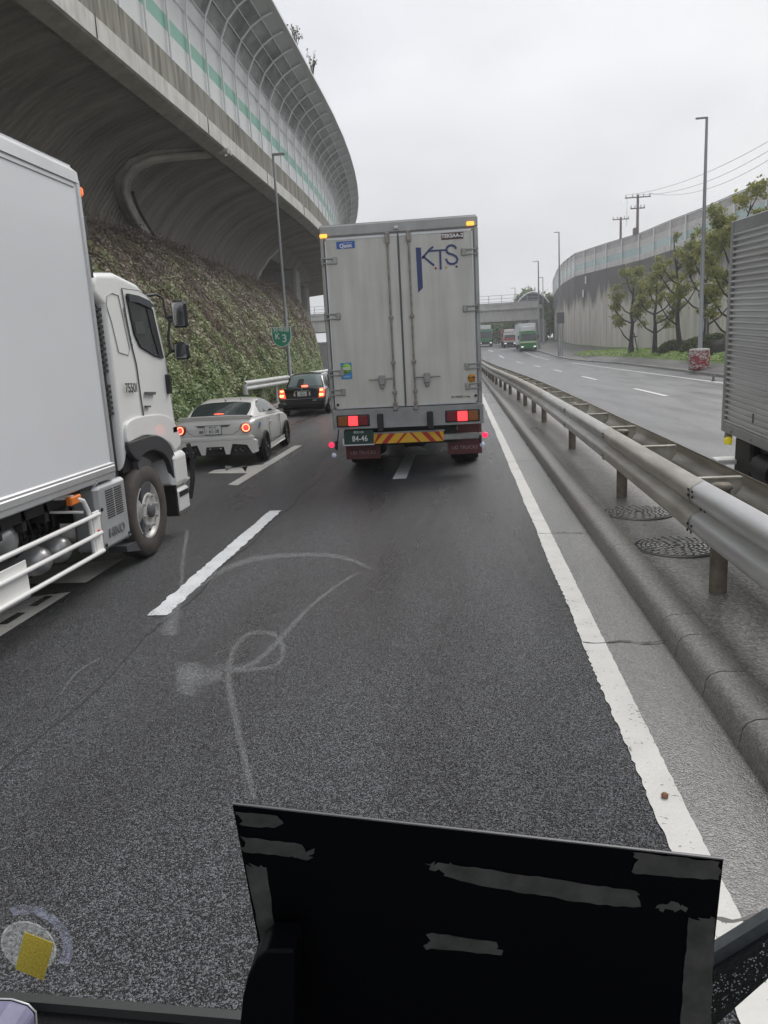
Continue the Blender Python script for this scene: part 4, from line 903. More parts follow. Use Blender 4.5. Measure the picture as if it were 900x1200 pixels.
# hazard board: chevrons rising to the middle
hx0, hx1, hz0, hz1 = -1.5, -.32, .59, .755; hy = KY+.04
b = MB(); b.box((hx0, hy, hz0), (hx1, hy+.015, hz1)); b.build('hazard_board', M_yel, kt, True)
b = MB(); hm = (hx0+hx1)/2; sl = .15
for s in (-1, 1):
    for k in range(3):
        c0 = hm+s*(.09, .29, .50)[k]; wd = (.045, .10, .09)[k]
        p0, p1 = c0, c0+s*wd
        def cl(x): return min(max(x, hx0), hx1)
        b.prism([(cl(p0+s*sl*.5), hy-.001, hz0), (cl(p1+s*sl*.5), hy-.001, hz0), (cl(p1-s*sl*.5), hy-.001, hz1), (cl(p0-s*sl*.5), hy-.001, hz1)], (0, -.002, 0))
b.build('hazard_stripe', M_red, kt, True)
b = MB(); b.box((hx0-.02, hy-.004, hz1), (hx1+.02, hy+.03, hz1+.025)); b.build('board_rail', M_galv, kt, True)
# number plate
b = MB(); b.cbox((-2.0, KY+.0, .60), (-1.5, KY+.02, .84), .004); np_ = b.build('number_plate', mat('green_plate', (.012, .055, .04), .4), kt, True)
text_obj('lettering', '84-46', .135, (-1.73, KY-.003, .69), (1, 0, 0), (0, 0, 1), M_txtw, kt, squeeze=.85, bold=.002); text_obj('lettering', '横浜100', .05, (-1.75, KY-.003, .80), (1, 0, 0), (0, 0, 1), M_txtw, kt)
b = MB(); b.box((-2.02, KY-.01, .58), (-1.49, KY+.02, .597)); b.box((-2.025, KY-.01, .58), (-2.005, KY+.02, .70)); b.build('plate_holder', M_txtw, kt, True)
b = MB(); b.box((-1.75, KY+.2, .55), (-.1, KY+7.6, .95)); b.box((-2.0, KY+.4, .86), (.2, KY+8, 1.18)); b.cyl((-1.9, KY+1.9, .5), (.1, KY+1.9, .5), .16); b.cbox((-1.2, KY+1.7, .3), (-.65, KY+2.1, .75), .1); b.build('chassis', M_dark, kt, True)
for s in (-1, 1):
    for dy in (1.9, 3.2, 8.9): wheel('wheel', (-.93+s*.95, KY+dy, .49), (s, 0, 0), .49, .52, kt, rimr=.28)
    X = -.93+s*1.27; st_ = MB(); st_.tube([(X-s*.1, KY+.1, .86), (X-s*.05, KY+.08, .5)], .012, 5); st_.cbox((X-s*.05-.02, KY+.03, .52), (X-s*.05+.02, KY+.09, .66), .006); st_.build('lamp_stalk', M_black, kt, True)
    MB().lathe((X+s*.03, KY+.05, .60 if s < 0 else .66), (0, -1, 0), [(.045, -.02), (.05, 0), (.04, .025), (0, .035)], 14).build('side_lamp', mat('lit_rose_red', (.9, .02, .06), .3, emit=.9, emcol=(1, .03, .1)), kt, True)
    MB().lathe((X+s*(-.02 if s > 0 else 0), KY+.06, .50 if s > 0 else .42), (0, -1, 0), [(.04, -.02), (.045, 0), (.03, .02), (0, .03)], 12).build('side_lamp', mat('pale_lens', (.6, .65, .75), .15, emit=.08, emcol=(.6, .7, 1)), kt, True)
MB().cbox((-2.15, KY+8.6, .5), (.3, KY+10.4, 3.0), .15).build('cab', M_white, kt, True)

# ------------------------------------------------------------------ corrugated truck coming the other way, right edge
RX = 3.35
rt_ = empty('box_truck', (4.4, 10.3, 0), 'aluminium corrugated box truck on the oncoming side, cut by the right edge', 'truck', 'oncoming trucks', rx=R(2.6))
rt_.location = (4.4, 10.3, 0.0)
zt, zb_ = 3.42, .87; x0 = RX-4.4
b = MB(); rows_ = []; z = zb_+.13; k = 0; pr = []
while z < zt-.17:
    pr += [(x0-.0, z), (x0-.028, z+.012), (x0-.028, z+.03), (x0+.006, z+.036), (x0+.012, z+.064)]; z += .068
b.grid([[(x, -.02, zz) for x, zz in pr], [(x, -7.5, zz) for x, zz in pr]]); b.build('corrugated_side', mat('corrugated_aluminium', (.74, .745, .74), .40, .25, col2=(.60, .60, .59), vs=1.2, stretch=(1, .3, 3)), rt_)
b = MB(); b.cbox((x0-.03, -.05, zb_), (x0+.05, .06, zt), .012); b.cbox((x0-.028, -7.5, zt-.15), (x0+.05, -.05, zt), .01); b.cbox((x0-.028, -7.5, zb_), (x0+.05, -.05, zb_+.13), .01); b.box((x0+.05, -7.5, zt-.03), (x0+2.1, .05, zt-.005)); b.box((x0+.05, -.0, zb_), (x0+2.1, .05, zt-.03)); b.box((x0+.02, -7.5, zb_), (x0+2.1, -.05, zb_+.05))
b.build('box_frame', mat('frame_grey', (.36, .365, .365), .42, .4, var=.15, vs=2), rt_)
b = MB(); b.cbox((x0-.031, -.32, zb_+.02), (x0-.029, -.30, zb_+.04), .0005)
for y in (-.35, -1.0, -1.65, -2.3): b.lathe((x0-.029, y, zb_+.05), (-1, 0, 0), [(.012, 0), (.01, .006), (0, .007)], 8)
b.cbox((x0-.04, -1.05, zb_+.25), (x0-.028, -1.02, zb_+.36), .003); b.build('rivet', M_grayp, rt_)
b = MB(); b.cbox((x0+.15, -7.0, .42), (x0+1.9, -.25, zb_-.01), .03); b.cbox((x0+.05, -.8, .35), (x0+.35, -.25, zb_-.02), .03)
b.cyl((x0+.12, -1.5, .6), (x0+.12, -1.0, .6), .16); b.build('chassis', M_dark, rt_)
MB().lathe((x0+.0, -.12, zb_-.10), (0, -1, 0), [(.04, 0), (.055, .03), (.045, .07), (0, .085)], 14).build('side_lamp', mat('yellow_lens', (.75, .62, .03), .15, emit=.2), rt_)
b = MB(); b.cbox((x0-.02, -.13, zb_-.16), (x0+.06, -.05, zb_), .01); b.build('lamp_bracket', M_galv, rt_)
b = MB(); b.cbox((x0-.18, -.35, .50), (x0+.1, -.1, .56), .01); b.build('side_step', M_white, rt_)
for dy in (-1.7, -6.4):
    for sx_ in (0, 1): wheel('wheel', (x0+.2+sx_*1.7, dy, .4), ((-1, 1)[sx_], 0, 0), .4, .3, rt_, world=False, studs=6)

# ------------------------------------------------------------------ double sided guard rail on the median
M_gs = mat('silver_beam', (.66, .66, .655), .36, .45, col2=(.52, .515, .505), vs=2.5, stretch=(3, .5, 3))
M_gy = mat('yellowed_beam', (.60, .575, .51), .42, .35, col2=(.38, .355, .30), vs=2.5, stretch=(3, .5, 3))
M_post = mat('brown_stained_post', (.26, .225, .175), .6, .1, col2=(.13, .11, .085), vs=8)
def ro(y): return float(np.interp(y, [-5, 6, 9.8, 14.7, 20, 23, 28.4, 32, 35.4, 38, 41, 44, 60, 90], [0, 0, .05, .10, .15, .15, .12, .05, .02, -.03, -.09, -.14, -.2, -.2]))+bend(y)
grl = empty('guard_rail', (2.15, 6.35, .12), 'long double sided corrugated steel guard rail on the median between the two carriageways', 'guard rail')
wprof = [(x*1.2, .53+(z-.395)*1.035) for x, z in [(0, .83), (-.012, .825), (-.075, .785), (-.09, .75), (-.09, .70), (-.075, .665), (-.01, .63), (-.01, .595), (-.075, .56), (-.09, .525), (-.09, .475), (-.075, .44), (-.012, .40), (0, .395)]]
seg = [-4.5, -1.9, 2.1, 6.15, 10.2, 14.3, 18.4, 22.9, 27.2, 31.5, 35.6, 39.7, 43.8, 47.9, 52, 60, 68, 76, 84, 92, 100, 110, 120]
for i in range(len(seg)-1):
    a, c = seg[i], seg[i+1]+.12; off = -.004 if i % 2 else 0
    for s, xb in ((1, 1.865), (-1, 2.235)):
        m_ = M_gs if (s == 1 and a < 6) else M_gy if s == -1 or a > 20 or i % 3 == 0 else mat('dull_beam', (.60, .59, .56), .38, .4, col2=(.44, .425, .39), vs=2.5, stretch=(3, .5, 3))
        b = MB(); ys = np.linspace(a, c, 5)
        b.grid([[(xb+s*x+s*off+ro(y), y, z+rise(y)) for x, z in wprof] for y in ys], sm=True)
        b.grid([[(xb+s*(x+.004)+s*off+ro(y), y, z+rise(y)) for x, z in wprof] for y in ys], sm=True)
        b.build('beam', m_, grl, True)
    if -3 < a < 15:
        for dy in (.0, .1):
            for z in (.915, .87, .755, .64, .59):
                xx = 1.865-(.111 if z != .755 else .012)+ro(a); y = a+dy-.1
                MB().box((xx-.006, y, z-.012), (xx+.0, y+.028, z+.008)).build('splice_bolt', M_dark, grl, True)
posts = [-1.8, 2.0, 5.98, 9.9, 14.7, 20.15, 22.95, 25.8, 28.5, 32.2, 35.4, 38.2, 41.3, 44, 47, 50, 54, 58, 62, 66, 70]
for y in posts:
    b = MB(); x = 1.945+ro(y); b.cyl((x, y, .08), (x, y, .945), .066, n=20); b.lathe((x, y, .945), (0, 0, 1), [(.068, 0), (.082, .002), (.082, .025), (.06, .042), (0, .048)], 20); b.build('post', M_post if y > 0 else M_galv, grl, True)
for y in np.arange(2.3, 60, 2.05):
    x = 1.866+ro(y); b = MB(); b.prism([(x, y, .95), (x+.368, y, .95), (x+.368, y, .86), (x+.28, y, .75), (x+.09, y, .75), (x, y, .86)], (0, .012, 0)); b.box((x, y-.03, .95), (x+.368, y+.04, .962))
    b.box((x+.30, y+.04, .85), (x+.365, y+.055, .91)); b.build('spacer_bracket', M_gy, grl, True)

# manhole covers let into the median strip
def manhole(x, y, label, seed):
    rs = random.Random(seed); rt = empty('manhole_cover', (x, y, .125), label, 'manhole cover', 'manhole covers in the median strip')
    b = MB(); b.lathe((0, 0, 0), (0, 0, 1), [(.40, .0), (.40, .008), (.37, .010), (.37, .004)], 40); b.build('frame', mat('cast_iron_rim', (.10, .095, .09), .5), rt)
    b = MB(); b.lathe((0, 0, 0), (0, 0, 1), [(.368, .004), (.0, .005)], 36)
    b.sm = [False]*len(b.f)
    for rr in np.arange(.05, .36, .042):
        k = int(2*math.pi*rr/.075)
        for q in range(k):
            a = 2*math.pi*(q+rs.random()*.3)/k; cx, cy = rr*math.cos(a), rr*math.sin(a); dx, dy = -math.sin(a)*.026, math.cos(a)*.026; ex, ey = math.cos(a)*.012, math.sin(a)*.012
            b.prism([(cx-dx-ex, cy-dy-ey, .004), (cx+dx-ex, cy+dy-ey, .004), (cx+dx+ex, cy+dy+ey, .004), (cx-dx+ex, cy-dy+ey, .004)], (0, 0, .011), 1)
    b.build('patterned_lid', [mat('lid_iron', (.07, .068, .065), .5), mat('wet_iron', (.50, .49, .475), .3, .4, col2=(.25, .24, .225), vs=14)], rt)
manhole(2.0, 7.36, 'round patterned iron manhole cover just behind the nearest visible guard rail post', 1)
manhole(1.98, 8.92, 'round iron manhole cover second along the median, just beyond the nearest one', 2)
o = MB(); X, Y, Z = gz(779, 933, .012); o.lathe((X, Y, .006), (0, 0, 1), [(.008, 0), (.017, .006), (.016, .016), (.008, .024), (0, .026)], 10)
tag(o.build('pebble', mat('brown_pebble', (.35, .17, .08), .5, var=.3, vs=60)), 'small brown pebble lying on the white edge line', 'pebble')

# ------------------------------------------------------------------ cars
def arch_wheels(rt, spots, r, wd, m_rim, spokes):
    for x, y in spots:
        s = 1 if x > 0 else -1
        b = MB(); b.lathe((x-s*.02, y, r), (s, 0, 0), [(0, 0), (r*1.16, 0)], 32); 
        b.build('wheel_arch', M_black, rt)
        wheel('wheel', (x-s*(wd*.5-.035), y, r), (s, 0, 0), r, wd, rt, world=False, rimr=r*.70, rimm=m_rim, spokes=spokes)
def half(pts):  # right half from bottom centre to top centre -> full ring
    return [(x, z) for x, z in pts]+[(-x, z) for x, z in pts[::-1][1:]]
def body(name, secs, m, rt, cap=True, ns=40, ntt=44):
    L_ = Loft([[(x, y, z) for x, z in half(pts)] for y, pts in secs]); n_ = len(secs)-1; k = len(L_.s[0])-1
    b = MB(); rows = L_.rows(0, n_, 0, k, ns, ntt); b.grid(rows, sm=True)
    if cap: b.poly(rows[0][:-1]); b.poly(rows[-1][:-1][::-1])
    return b.build(name, m, rt), L_
M_pearl = mat('pearl_white_paint', (.84, .83, .80), .22, var=.05, vs=2, coat=.6)
cp = empty('coupe', (-5.0, 15.1, 0), 'pearl white sports coupe with ducktail spoiler and round brake lamps beside the ivy bank', 'car', 'cars queuing in the left lane', rz=R(3.0))
def ls(y, w, zb, zm, zs, zd, crown=.0): return (y, [(0, zb), (w*.8, zb), (w*.95, zb+.07), (w, zm), (w*.985, zs-.1), (w*.93, zs), (w*.6, zd), (0, zd+crown)])
S1 = [ls(0, .72, .50, .58, .76, .78), ls(.05, .80, .47, .60, .86, .90, .01), ls(.3, .865, .36, .56, .92, .975, .02), ls(.75, .888, .2, .60, .93, .97, .02), ls(1.3, .88, .19, .52, .90, .95, .02), ls(2.2, .862, .18, .5, .87, .90, .02), ls(2.9, .868, .18, .52, .85, .89, .02),
      ls(3.4, .885, .2, .58, .80, .84, .02), ls(3.9, .86, .22, .5, .68, .73, .02), ls(4.15, .74, .26, .45, .58, .62, .01), ls(4.24, .55, .3, .42, .52, .54)]
body('body', S1, M_pearl, cp)
def gs(y, pts): return (y, [(pts[0][0], pts[0][1])]+pts[1:])
G1 = [(.42, [(.76, .90), (.70, .93), (.60, .955), (.3, .97), (0, .975)]), (.85, [(.79, .90), (.72, 1.02), (.62, 1.10), (.32, 1.135), (0, 1.14)]), (1.25, [(.80, .90), (.70, 1.09), (.56, 1.205), (.3, 1.245), (0, 1.25)]), (1.8, [(.80, .89), (.70, 1.12), (.57, 1.25), (.3, 1.285), (0, 1.29)]),
      (2.3, [(.80, .88), (.71, 1.08), (.58, 1.205), (.3, 1.245), (0, 1.255)]), (2.8, [(.80, .87), (.735, .97), (.63, 1.055), (.32, 1.10), (0, 1.11)]), (3.2, [(.80, .85), (.76, .87), (.66, .90), (.3, .92), (0, .93)])]
gh, LG = body('roof', G1, M_pearl, cp, cap=False)
def glass(L_, a0, a1, t0, t1, name, rt, off=.006, m=M_glass, shear=0, na=12, nn=14):
    b = MB(); b.grid(L_.rows(a0, a1, t0, t1, na, nn, off), sm=True); return b.build(name, m, rt)
M_rglass = mat('green_tinted_glass', (.035, .05, .048), .08, spec=.9)
for o_ in (1, -1): pass
glass(LG, .10, 1.75, 2.05, 5.95, 'rear_window', cp, .008, M_rglass); glass(LG, .10, 1.75, 2.05, 5.95, 'rear_window', cp, -.004, M_rglass)
def sidewin(L_, pts, name, rt, m, mirror_=True, off=.008):
    """pts: list of (a, tlo, thi) across the side glass"""
    for s in ((0, 1) if mirror_ else (0,)):
        rows = []
        for a, lo, hi in pts:
            r = []
            for j in range(7):
                t = lo+(hi-lo)*j/6; t = t if s == 0 else 8-t; p = L_.ev(a, t); q = np.array([1 if s == 0 else -1, 0, .45])*off; r.append(tuple(p+q))
            rows.append(r)
        b = MB(); b.grid(rows, sm=True); b.build(name, m, rt)
sidewin(LG, [(1.45, .75, .8), (1.7, .55, 1.45), (2.2, .45, 1.75), (2.9, .35, 1.85), (3.6, .35, 1.85), (4.3, .4, 1.85), (4.9, .5, 1.8), (5.3, .6, 1.3)], 'side_window', cp, M_rglass)
b = MB()
for a in (2.35,):
    for s in (1, -1):
        pa = LG.ev(a, .4 if s == 1 else 7.6); pb = LG.ev(a, 1.8 if s == 1 else 6.2); b.tube([pa+np.array([s*.012, 0, .004]), pb+np.array([s*.012, 0, .006])], .014, 5)
b.build('window_pillar', M_black, cp)
# ducktail spoiler
b = MB(); rw = []
for i in range(21):
    x = -.74+1.48*i/20; c = 1-(abs(x)/.74)**4; yb = .03+.09*(abs(x)/.74)**2
    rw.append([(x, yb+.30, .955), (x, yb+.14, .985+.0*c), (x, yb, 1.0+.025*c), (x, yb-.005, .985+.02*c), (x, yb+.05, .93), (x, yb+.1, .90)])
b.grid(rw, sm=True); b.build('spoiler', M_pearl, cp)
# trunk lid recess line, plate, badge, diffuser, lamps
def rl(pts, r=.004, y=-.0): return MB().tube(pts, r, 4)
M_seam2 = mat('panel_gap', (.10, .10, .095), .6)
pts = [(-.58, .02, .86), (-.52, -.0, .72), (-.40, -.012, .645), (.40, -.012, .645), (.52, -.0, .72), (.58, .02, .86)]
rl([(x_, y_-.01, z_) for x_, y_, z_ in pts]).build('boot_seam', M_seam2, cp)
b = MB(); b.prism([(-.30, -.012, .80), (.30, -.012, .80), (.36, -.006, .84), (-.36, -.006, .84)], (0, .02, 0)); b.build('boot_recess', M_seam2, cp)
M_platew = mat('white_plate', (.78, .79, .76), .4)
MB().cbox((-.165, -.035, .66), (.165, -.02, .83), .004).build('number_plate', M_platew, cp)
MB().cbox((-.172, -.03, .652), (.172, -.018, .838), .004).build('plate_frame', M_black, cp)
M_gtx = mat('green_lettering', (.02, .10, .05), .5)
text_obj('lettering', '61-38', .105, (.02, -.037, .72), (1, 0, 0), (0, 0, 1), M_gtx, cp, world=False, squeeze=.85, bold=.001); text_obj('lettering', '横浜 300', .04, (0, -.037, .80), (1, 0, 0), (0, 0, 1), M_gtx, cp, world=False); text_obj('lettering', 'や', .035, (-.135, -.037, .72), (1, 0, 0), (0, 0, 1), M_gtx, cp, world=False)
MB().cbox((-.29, -.022, .69), (-.21, -.010, .74), .01).build('badge', mat('blue_grey_badge', (.25, .30, .36), .3, .4), cp)
MB().cbox((.50, -.018, .56), (.56, -.006, .60), .006).build('badge', M_silver, cp)
# bumper skirt
b = MB(); b.cbox((-.80, -.03, .50), (.80, .06, .62), .03); b.build('bumper', M_pearl, cp, bevel=.02)
b = MB(); b.prism([(x_, -.02, z_) for x_, z_ in [(-.80, .54), (.80, .54), (.87, .50), (.875, .27), (.76, .24), (.66, .42), (.36, .45), (.29, .24), (.21, .24), (.18, .40), (-.18, .40), (-.21, .24), (-.29, .24), (-.36, .45), (-.66, .42), (-.76, .24), (-.875, .27), (-.87, .50)]], (0, .12, 0)); b.build('rear_skirt', M_pearl, cp, bevel=.01)
b = MB(); b.box((-.78, .06, .22), (.78, .4, .47)); b.build('diffuser', M_black, cp)
b = MB(); b.cbox((-.16, .01, .33), (.16, .04, .395), .008); b.build('rear_fog_housing', mat('smoked_lens', (.06, .05, .05), .12), cp)
for x in (-.11, .11): MB().lathe((x, .008, .362), (0, -1, 0), [(.018, 0), (.014, .006), (0, .008)], 10).build('reverse_lamp', M_chrome, cp)
for x in (-.56, -.44, .44, .56): 
    b = MB(); b.lathe((x, .05, .34), (0, -1, 0), [(.045, -.05), (.05, .03), (.043, .035), (.04, -.04), (0, -.045)], 18); b.build('exhaust_pipe', mat('dark_steel', (.15, .15, .16), .25, .8), cp)
for s in (-1, 1):
    c = Vector((s*.67, -.022, .765)); ax = Vector((s*.28, -1, .12)).normalized()
    h = MB(); h.lathe(c, ax, [(.105, -.12), (.10, 0), (.092, .01), (0, .008)], 28); hb = h.build('tail_lamp', mat('deep_red_lens', (.35, .01, .015), .12), cp)
    MB().lathe(c+ax*.009, ax, [(.082, 0), (.080, .008), (.056, .008), (.054, 0)], 28).build('lit_ring', mat('glowing_ring', (1, .2, .1), .3, emit=2.6, emcol=(1, .20, .10)), hb)
    MB().lathe(c+ax*.009, ax, [(.035, 0), (.03, .004), (0, .005)], 16).build('lamp_core', M_redlit, hb)
MB().cbox((-.10, .53, 1.005), (.10, .56, 1.03), .005).build('high_brake_lamp', mat('glow_red_strip', (1, .1, .06), .3, emit=4, emcol=(1, .1, .05)), cp)
b = MB(); b.tube([(.30, 1.30, 1.25), (.30, 1.36, 1.30)], .006, 4); b.tube([(0, 1.25, 1.255), (0, 1.15, 1.28)], .012, 5); b.build('aerial', M_black, cp)
for s in (-1, 1):
    b = MB(); b.cbox((s*.95-.1, 2.68, .93), (s*.95+.09, 2.82, 1.06), .04); b.tube([(s*.80, 2.78, .92), (s*.9, 2.76, .96)], .02, 5); b.build('mirror', M_black, cp, bevel=.02)
    b = MB(); b.prism([(s*.875, .95, .22), (s*.90, 1.05, .20), (s*.90, 2.95, .20), (s*.875, 3.05, .22), (s*.875, 3.05, .30), (s*.875, .95, .30)], (s*.02, 0, 0)); b.build('side_skirt', M_pearl, cp)
    b = MB(); b.tube([(s*.888, 1.32, .86), (s*.892, 1.28, .6), (s*.884, 1.42, .32), (s*.884, 2.45, .30), (s*.884, 2.62, .55), (s*.868, 2.68, .84)], .005, 4); b.build('door_seam', M_seam2, cp)
    b = MB(); b.cbox((s*.88-.012, 1.42, .72), (s*.88+.02, 1.60, .755), .006); b.build('handle', M_pearl, cp)
    MB().cbox((s*.885-.006, .30, .77), (s*.885+.004, .42, .84), .003).build('sticker', mat('blue_decal', (.04, .25, .75), .3), cp) if s > 0 else None
arch_wheels(cp, [(.89, .80), (-.89, .80), (.885, 3.37), (-.885, 3.37)], .315, .22, mat('dark_alloy', (.07, .07, .075), .3, .7), 10)

# black sedan
M_blk = mat('black_car_paint', (.008, .008, .009), .12, coat=.8)
bs_ = empty('sedan', (-5.72, 27.6, 0), 'black taxi style sedan with tall lit brake lamps ahead of the white coupe', 'car', 'cars queuing in the left lane', rz=R(1.5))
S2 = [ls(0, .78, .33, .5, .84, .86), ls(.05, .83, .26, .55, .92, .96, .01), ls(.3, .845, .22, .55, .95, 1.0, .01), ls(1.0, .85, .2, .55, .95, 1.0, .02), ls(2.2, .85, .19, .5, .93, .96, .02), ls(3.2, .85, .19, .5, .90, .95, .02), ls(4.0, .84, .2, .5, .82, .87, .02), ls(4.5, .80, .25, .45, .70, .75), ls(4.66, .68, .32, .45, .6, .62)]
body('body', S2, M_blk, bs_)
G2 = [(.72, [(.76, .95), (.72, .97), (.66, .99), (.3, 1.0), (0, 1.0)]), (1.0, [(.77, .94), (.69, 1.14), (.60, 1.26), (.3, 1.29), (0, 1.295)]), (1.3, [(.78, .93), (.68, 1.26), (.58, 1.41), (.3, 1.455), (0, 1.46)]), (1.9, [(.78, .92), (.69, 1.28), (.59, 1.45), (.3, 1.49), (0, 1.495)]), (2.6, [(.78, .92), (.69, 1.27), (.59, 1.43), (.3, 1.47), (0, 1.475)]), (3.2, [(.78, .9), (.72, 1.06), (.64, 1.17), (.3, 1.2), (0, 1.21)]), (3.6, [(.78, .88), (.74, .9), (.66, .94), (.3, .96), (0, .97)])]
_, LG2 = body('roof', G2, M_blk, bs_, cap=False)
M_rg2 = mat('pale_reflecting_glass', (.22, .27, .27), .07, spec=.9)
glass(LG2, .12, 1.8, 2.05, 5.95, 'rear_window', bs_, .008, M_rg2); glass(LG2, .12, 1.8, 2.05, 5.95, 'rear_window', bs_, -.004, M_rg2)
b = MB(); b.prism([(-.30, .70, 1.06), (-.06, .70, 1.06), (-.06, .95, 1.27), (-.14, 1.0, 1.3), (-.26, .97, 1.28)], (0, -.006, 0)); b.build('head_rest', M_black, bs_)
sidewin(LG2, [(.9, .6, 1.0), (1.3, .4, 1.75), (2.0, .35, 1.85), (3.0, .35, 1.85), (4.0, .35, 1.85), (4.9, .45, 1.8), (5.3, .6, 1.3)], 'side_window', bs_, M_glass)
for s in (-1, 1):
    b = MB(); b.prism([(s*.60, -.012, .64), (s*.80, .01, .66), (s*.82, .03, .95), (s*.66, .005, .96)][::s], (0, -.025, 0)); hb = b.build('tail_lamp', mat('glow_red_lamp', (.9, .06, .03), .2, emit=1.6, emcol=(1, .07, .04)), bs_)
    MB().cbox((s*.72-.06, -.05, .88), (s*.72+.05, -.02, .93), .008).build('lamp_core', mat('glow_orange_core', (1, .3, .1), .3, emit=4.5, emcol=(1, .35, .1)), hb)
    MB().cbox((s*.72-.09, -.05, .70), (s*.72+.05, -.02, .77), .008).build('lamp_core', mat('glow_orange_core', (1, .3, .1), .3, emit=4.5, emcol=(1, .35, .1)), hb)
    b = MB(); b.cbox((s*.96-.09, 2.95, .98), (s*.96+.08, 3.07, 1.12), .03); b.tube([(s*.80, 3.0, .98), (s*.9, 3.0, 1.0)], .02, 5); b.build('mirror', M_black, bs_, bevel=.02)
    b = MB(); b.cbox((s*.27-.03, -.032, .70), (s*.27+.03, -.012, .86), .01); b.build('plate_trim', M_chrome, bs_)
MB().cbox((-.17, -.035, .70), (.17, -.018, .86), .004).build('number_plate', M_platew, bs_); text_obj('lettering', '48-30', .10, (.02, -.038, .755), (1, 0, 0), (0, 0, 1), M_gtx, bs_, world=False, squeeze=.85); text_obj('lettering', '横浜 500', .035, (0, -.038, .83), (1, 0, 0), (0, 0, 1), M_gtx, bs_, world=False)
b = MB(); b.cbox((-.26, -.03, .875), (.26, -.012, .90), .006); b.cbox((-.80, -.05, .60), (.80, -.02, .615), .004); b.build('chrome_strip', M_chrome, bs_)
MB().cbox((-.81, -.06, .36), (.81, .08, .60), .03).build('bumper', M_blk, bs_, bevel=.02)
MB().cbox((.38, -.066, .53), (.52, -.058, .56), .003).build('badge', M_silver, bs_)
MB().lathe((0, -.02, .945), (0, -1, 0), [(.03, 0), (.025, .006), (0, .008)], 14).build('emblem', mat('green_emblem', (.1, .45, .3), .3, .3), bs_)
MB().cbox((-.13, .70, 1.02), (.10, .74, 1.06), .006).build('high_brake_lamp', mat('glow_red_strip', (1, .1, .06), .3, emit=4, emcol=(1, .1, .05)), bs_)
MB().box((-.7, .1, .2), (.7, 4.4, .4)).build('underbody', M_dark, bs_)
arch_wheels(bs_, [(.85, .95), (-.85, .95), (.85, 3.75), (-.85, 3.75)], .31, .2, mat('silver_alloy', (.5, .5, .5), .3, .6), 7)
# dark van ahead of it, only a sliver shows beside the truck
vn = empty('van', (-5.3, 35.5, 0), 'dark van mostly hidden ahead of the black sedan behind the KTS truck', 'van', 'cars queuing in the left lane')
b = MB(); b.prism([(-.6, 0, .3), (-.6, 0, 1.5), (-.6, .3, 2.0), (-.6, 3.4, 2.05), (-.6, 4.1, 1.2), (-.6, 4.8, .95), (-.6, 4.8, .3)], (1.75, 0, 0)); b.build('body', M_blk, vn, bevel=.06)
MB().prism([(-.45, -.006, 1.15), (1.0, -.006, 1.15), (.9, .24, 1.9), (-.35, .24, 1.9)], (0, -.004, 0)).build('rear_window', M_glass, vn)
for s in (-.5, 1.05): MB().cbox((s-.06, -.03, .8), (s+.08, .0, 1.2), .01).build('tail_lamp', M_redlens, vn)
arch_wheels(vn, [(1.15, .9), (-.6, .9), (1.15, 3.9), (-.6, 3.9)], .33, .2, mat('silver_alloy', (.5, .5, .5), .3, .6), 7)

# ------------------------------------------------------------------ oncoming trucks far away
def far_truck(x, y, w_, h_, label, cabm, boxm, hcab=2.6, rz=0, bumper=M_dark, stripe=None):
    rt = empty('box_truck', (x, y, rise(y)), label, 'truck', 'oncoming trucks', rz=rz); hw = w_/2
    MB().cbox((-hw, 1.9, 1.0), (hw, 9, h_), .03).build('cargo_box', boxm, rt)
    b = MB(); b.prism([(-hw*.95, 0, .5), (-hw*.95, -.08, 1.2), (-hw*.95, .12, hcab-.2), (-hw*.95, .4, hcab), (-hw*.95, 1.8, hcab), (-hw*.95, 1.8, .5)], (hw*1.9, 0, 0)); b.build('cab', cabm, rt, bevel=.05)
    b = MB(); b.prism([(-hw*.85, -.075, 1.45), (hw*.85, -.075, 1.45), (hw*.8, .09, hcab-.35), (-hw*.8, .09, hcab-.35)], (0, -.03, 0)); b.build('windscreen', M_glass, rt)
    b = MB(); b.box((-hw*.8, .25, hcab), (hw*.8, 1.7, min(h_-.1, hcab+.7))); b.build('wind_deflector', M_white, rt, bevel=.08)
    if stripe: MB().box((-hw*.96, -.13, 1.15), (hw*.96, -.09, 1.4)).build('stripe', stripe, rt)
    MB().cbox((-hw*.97, -.16, .42), (hw*.97, .1, .80), .03).build('bumper', bumper, rt)
    for s in (-1, 1):
        MB().cbox((s*hw*.72-.17, -.20, .56), (s*hw*.72+.17, -.16, .72), .02).build('headlight', mat('pale_headlamp', (.9, .9, .85), .1, emit=.6), rt)
        MB().cbox((s*(hw+.15)-.09, .05, 1.7), (s*(hw+.15)+.09, .15, 2.2), .02).build('mirror', M_black, rt)
        for yy in (1.0, 7.5): wheel('wheel', (s*(hw-.15), yy, .48), (s, 0, 0), .48, .28, rt, world=False)
    MB().box((-hw*.8, 1.9, .5), (hw*.8, 8.8, 1.0)).build('chassis', M_dark, rt)
    return rt
M_green = mat('green_truck_paint', (.03, .22, .06), .3); M_lime = mat('lime_stripe', (.55, .75, .40), .35)
q = gz(620, 409, 0); yf = 112
far_truck((620-539)/955*yf+.1, yf, 2.4, 3.9, 'green fronted box truck with white wind deflector coming under the overpass', M_green, M_panelw, 2.75, stripe=M_lime, bumper=M_green)
far_truck((599-539)/955*126, 126, 2.0, 2.9, 'small white truck with red lights following behind the green fronted truck', mat('white_cab', (.6, .58, .56), .3), mat('red_grey_box', (.30, .10, .09), .5), 2.3, stripe=M_red)
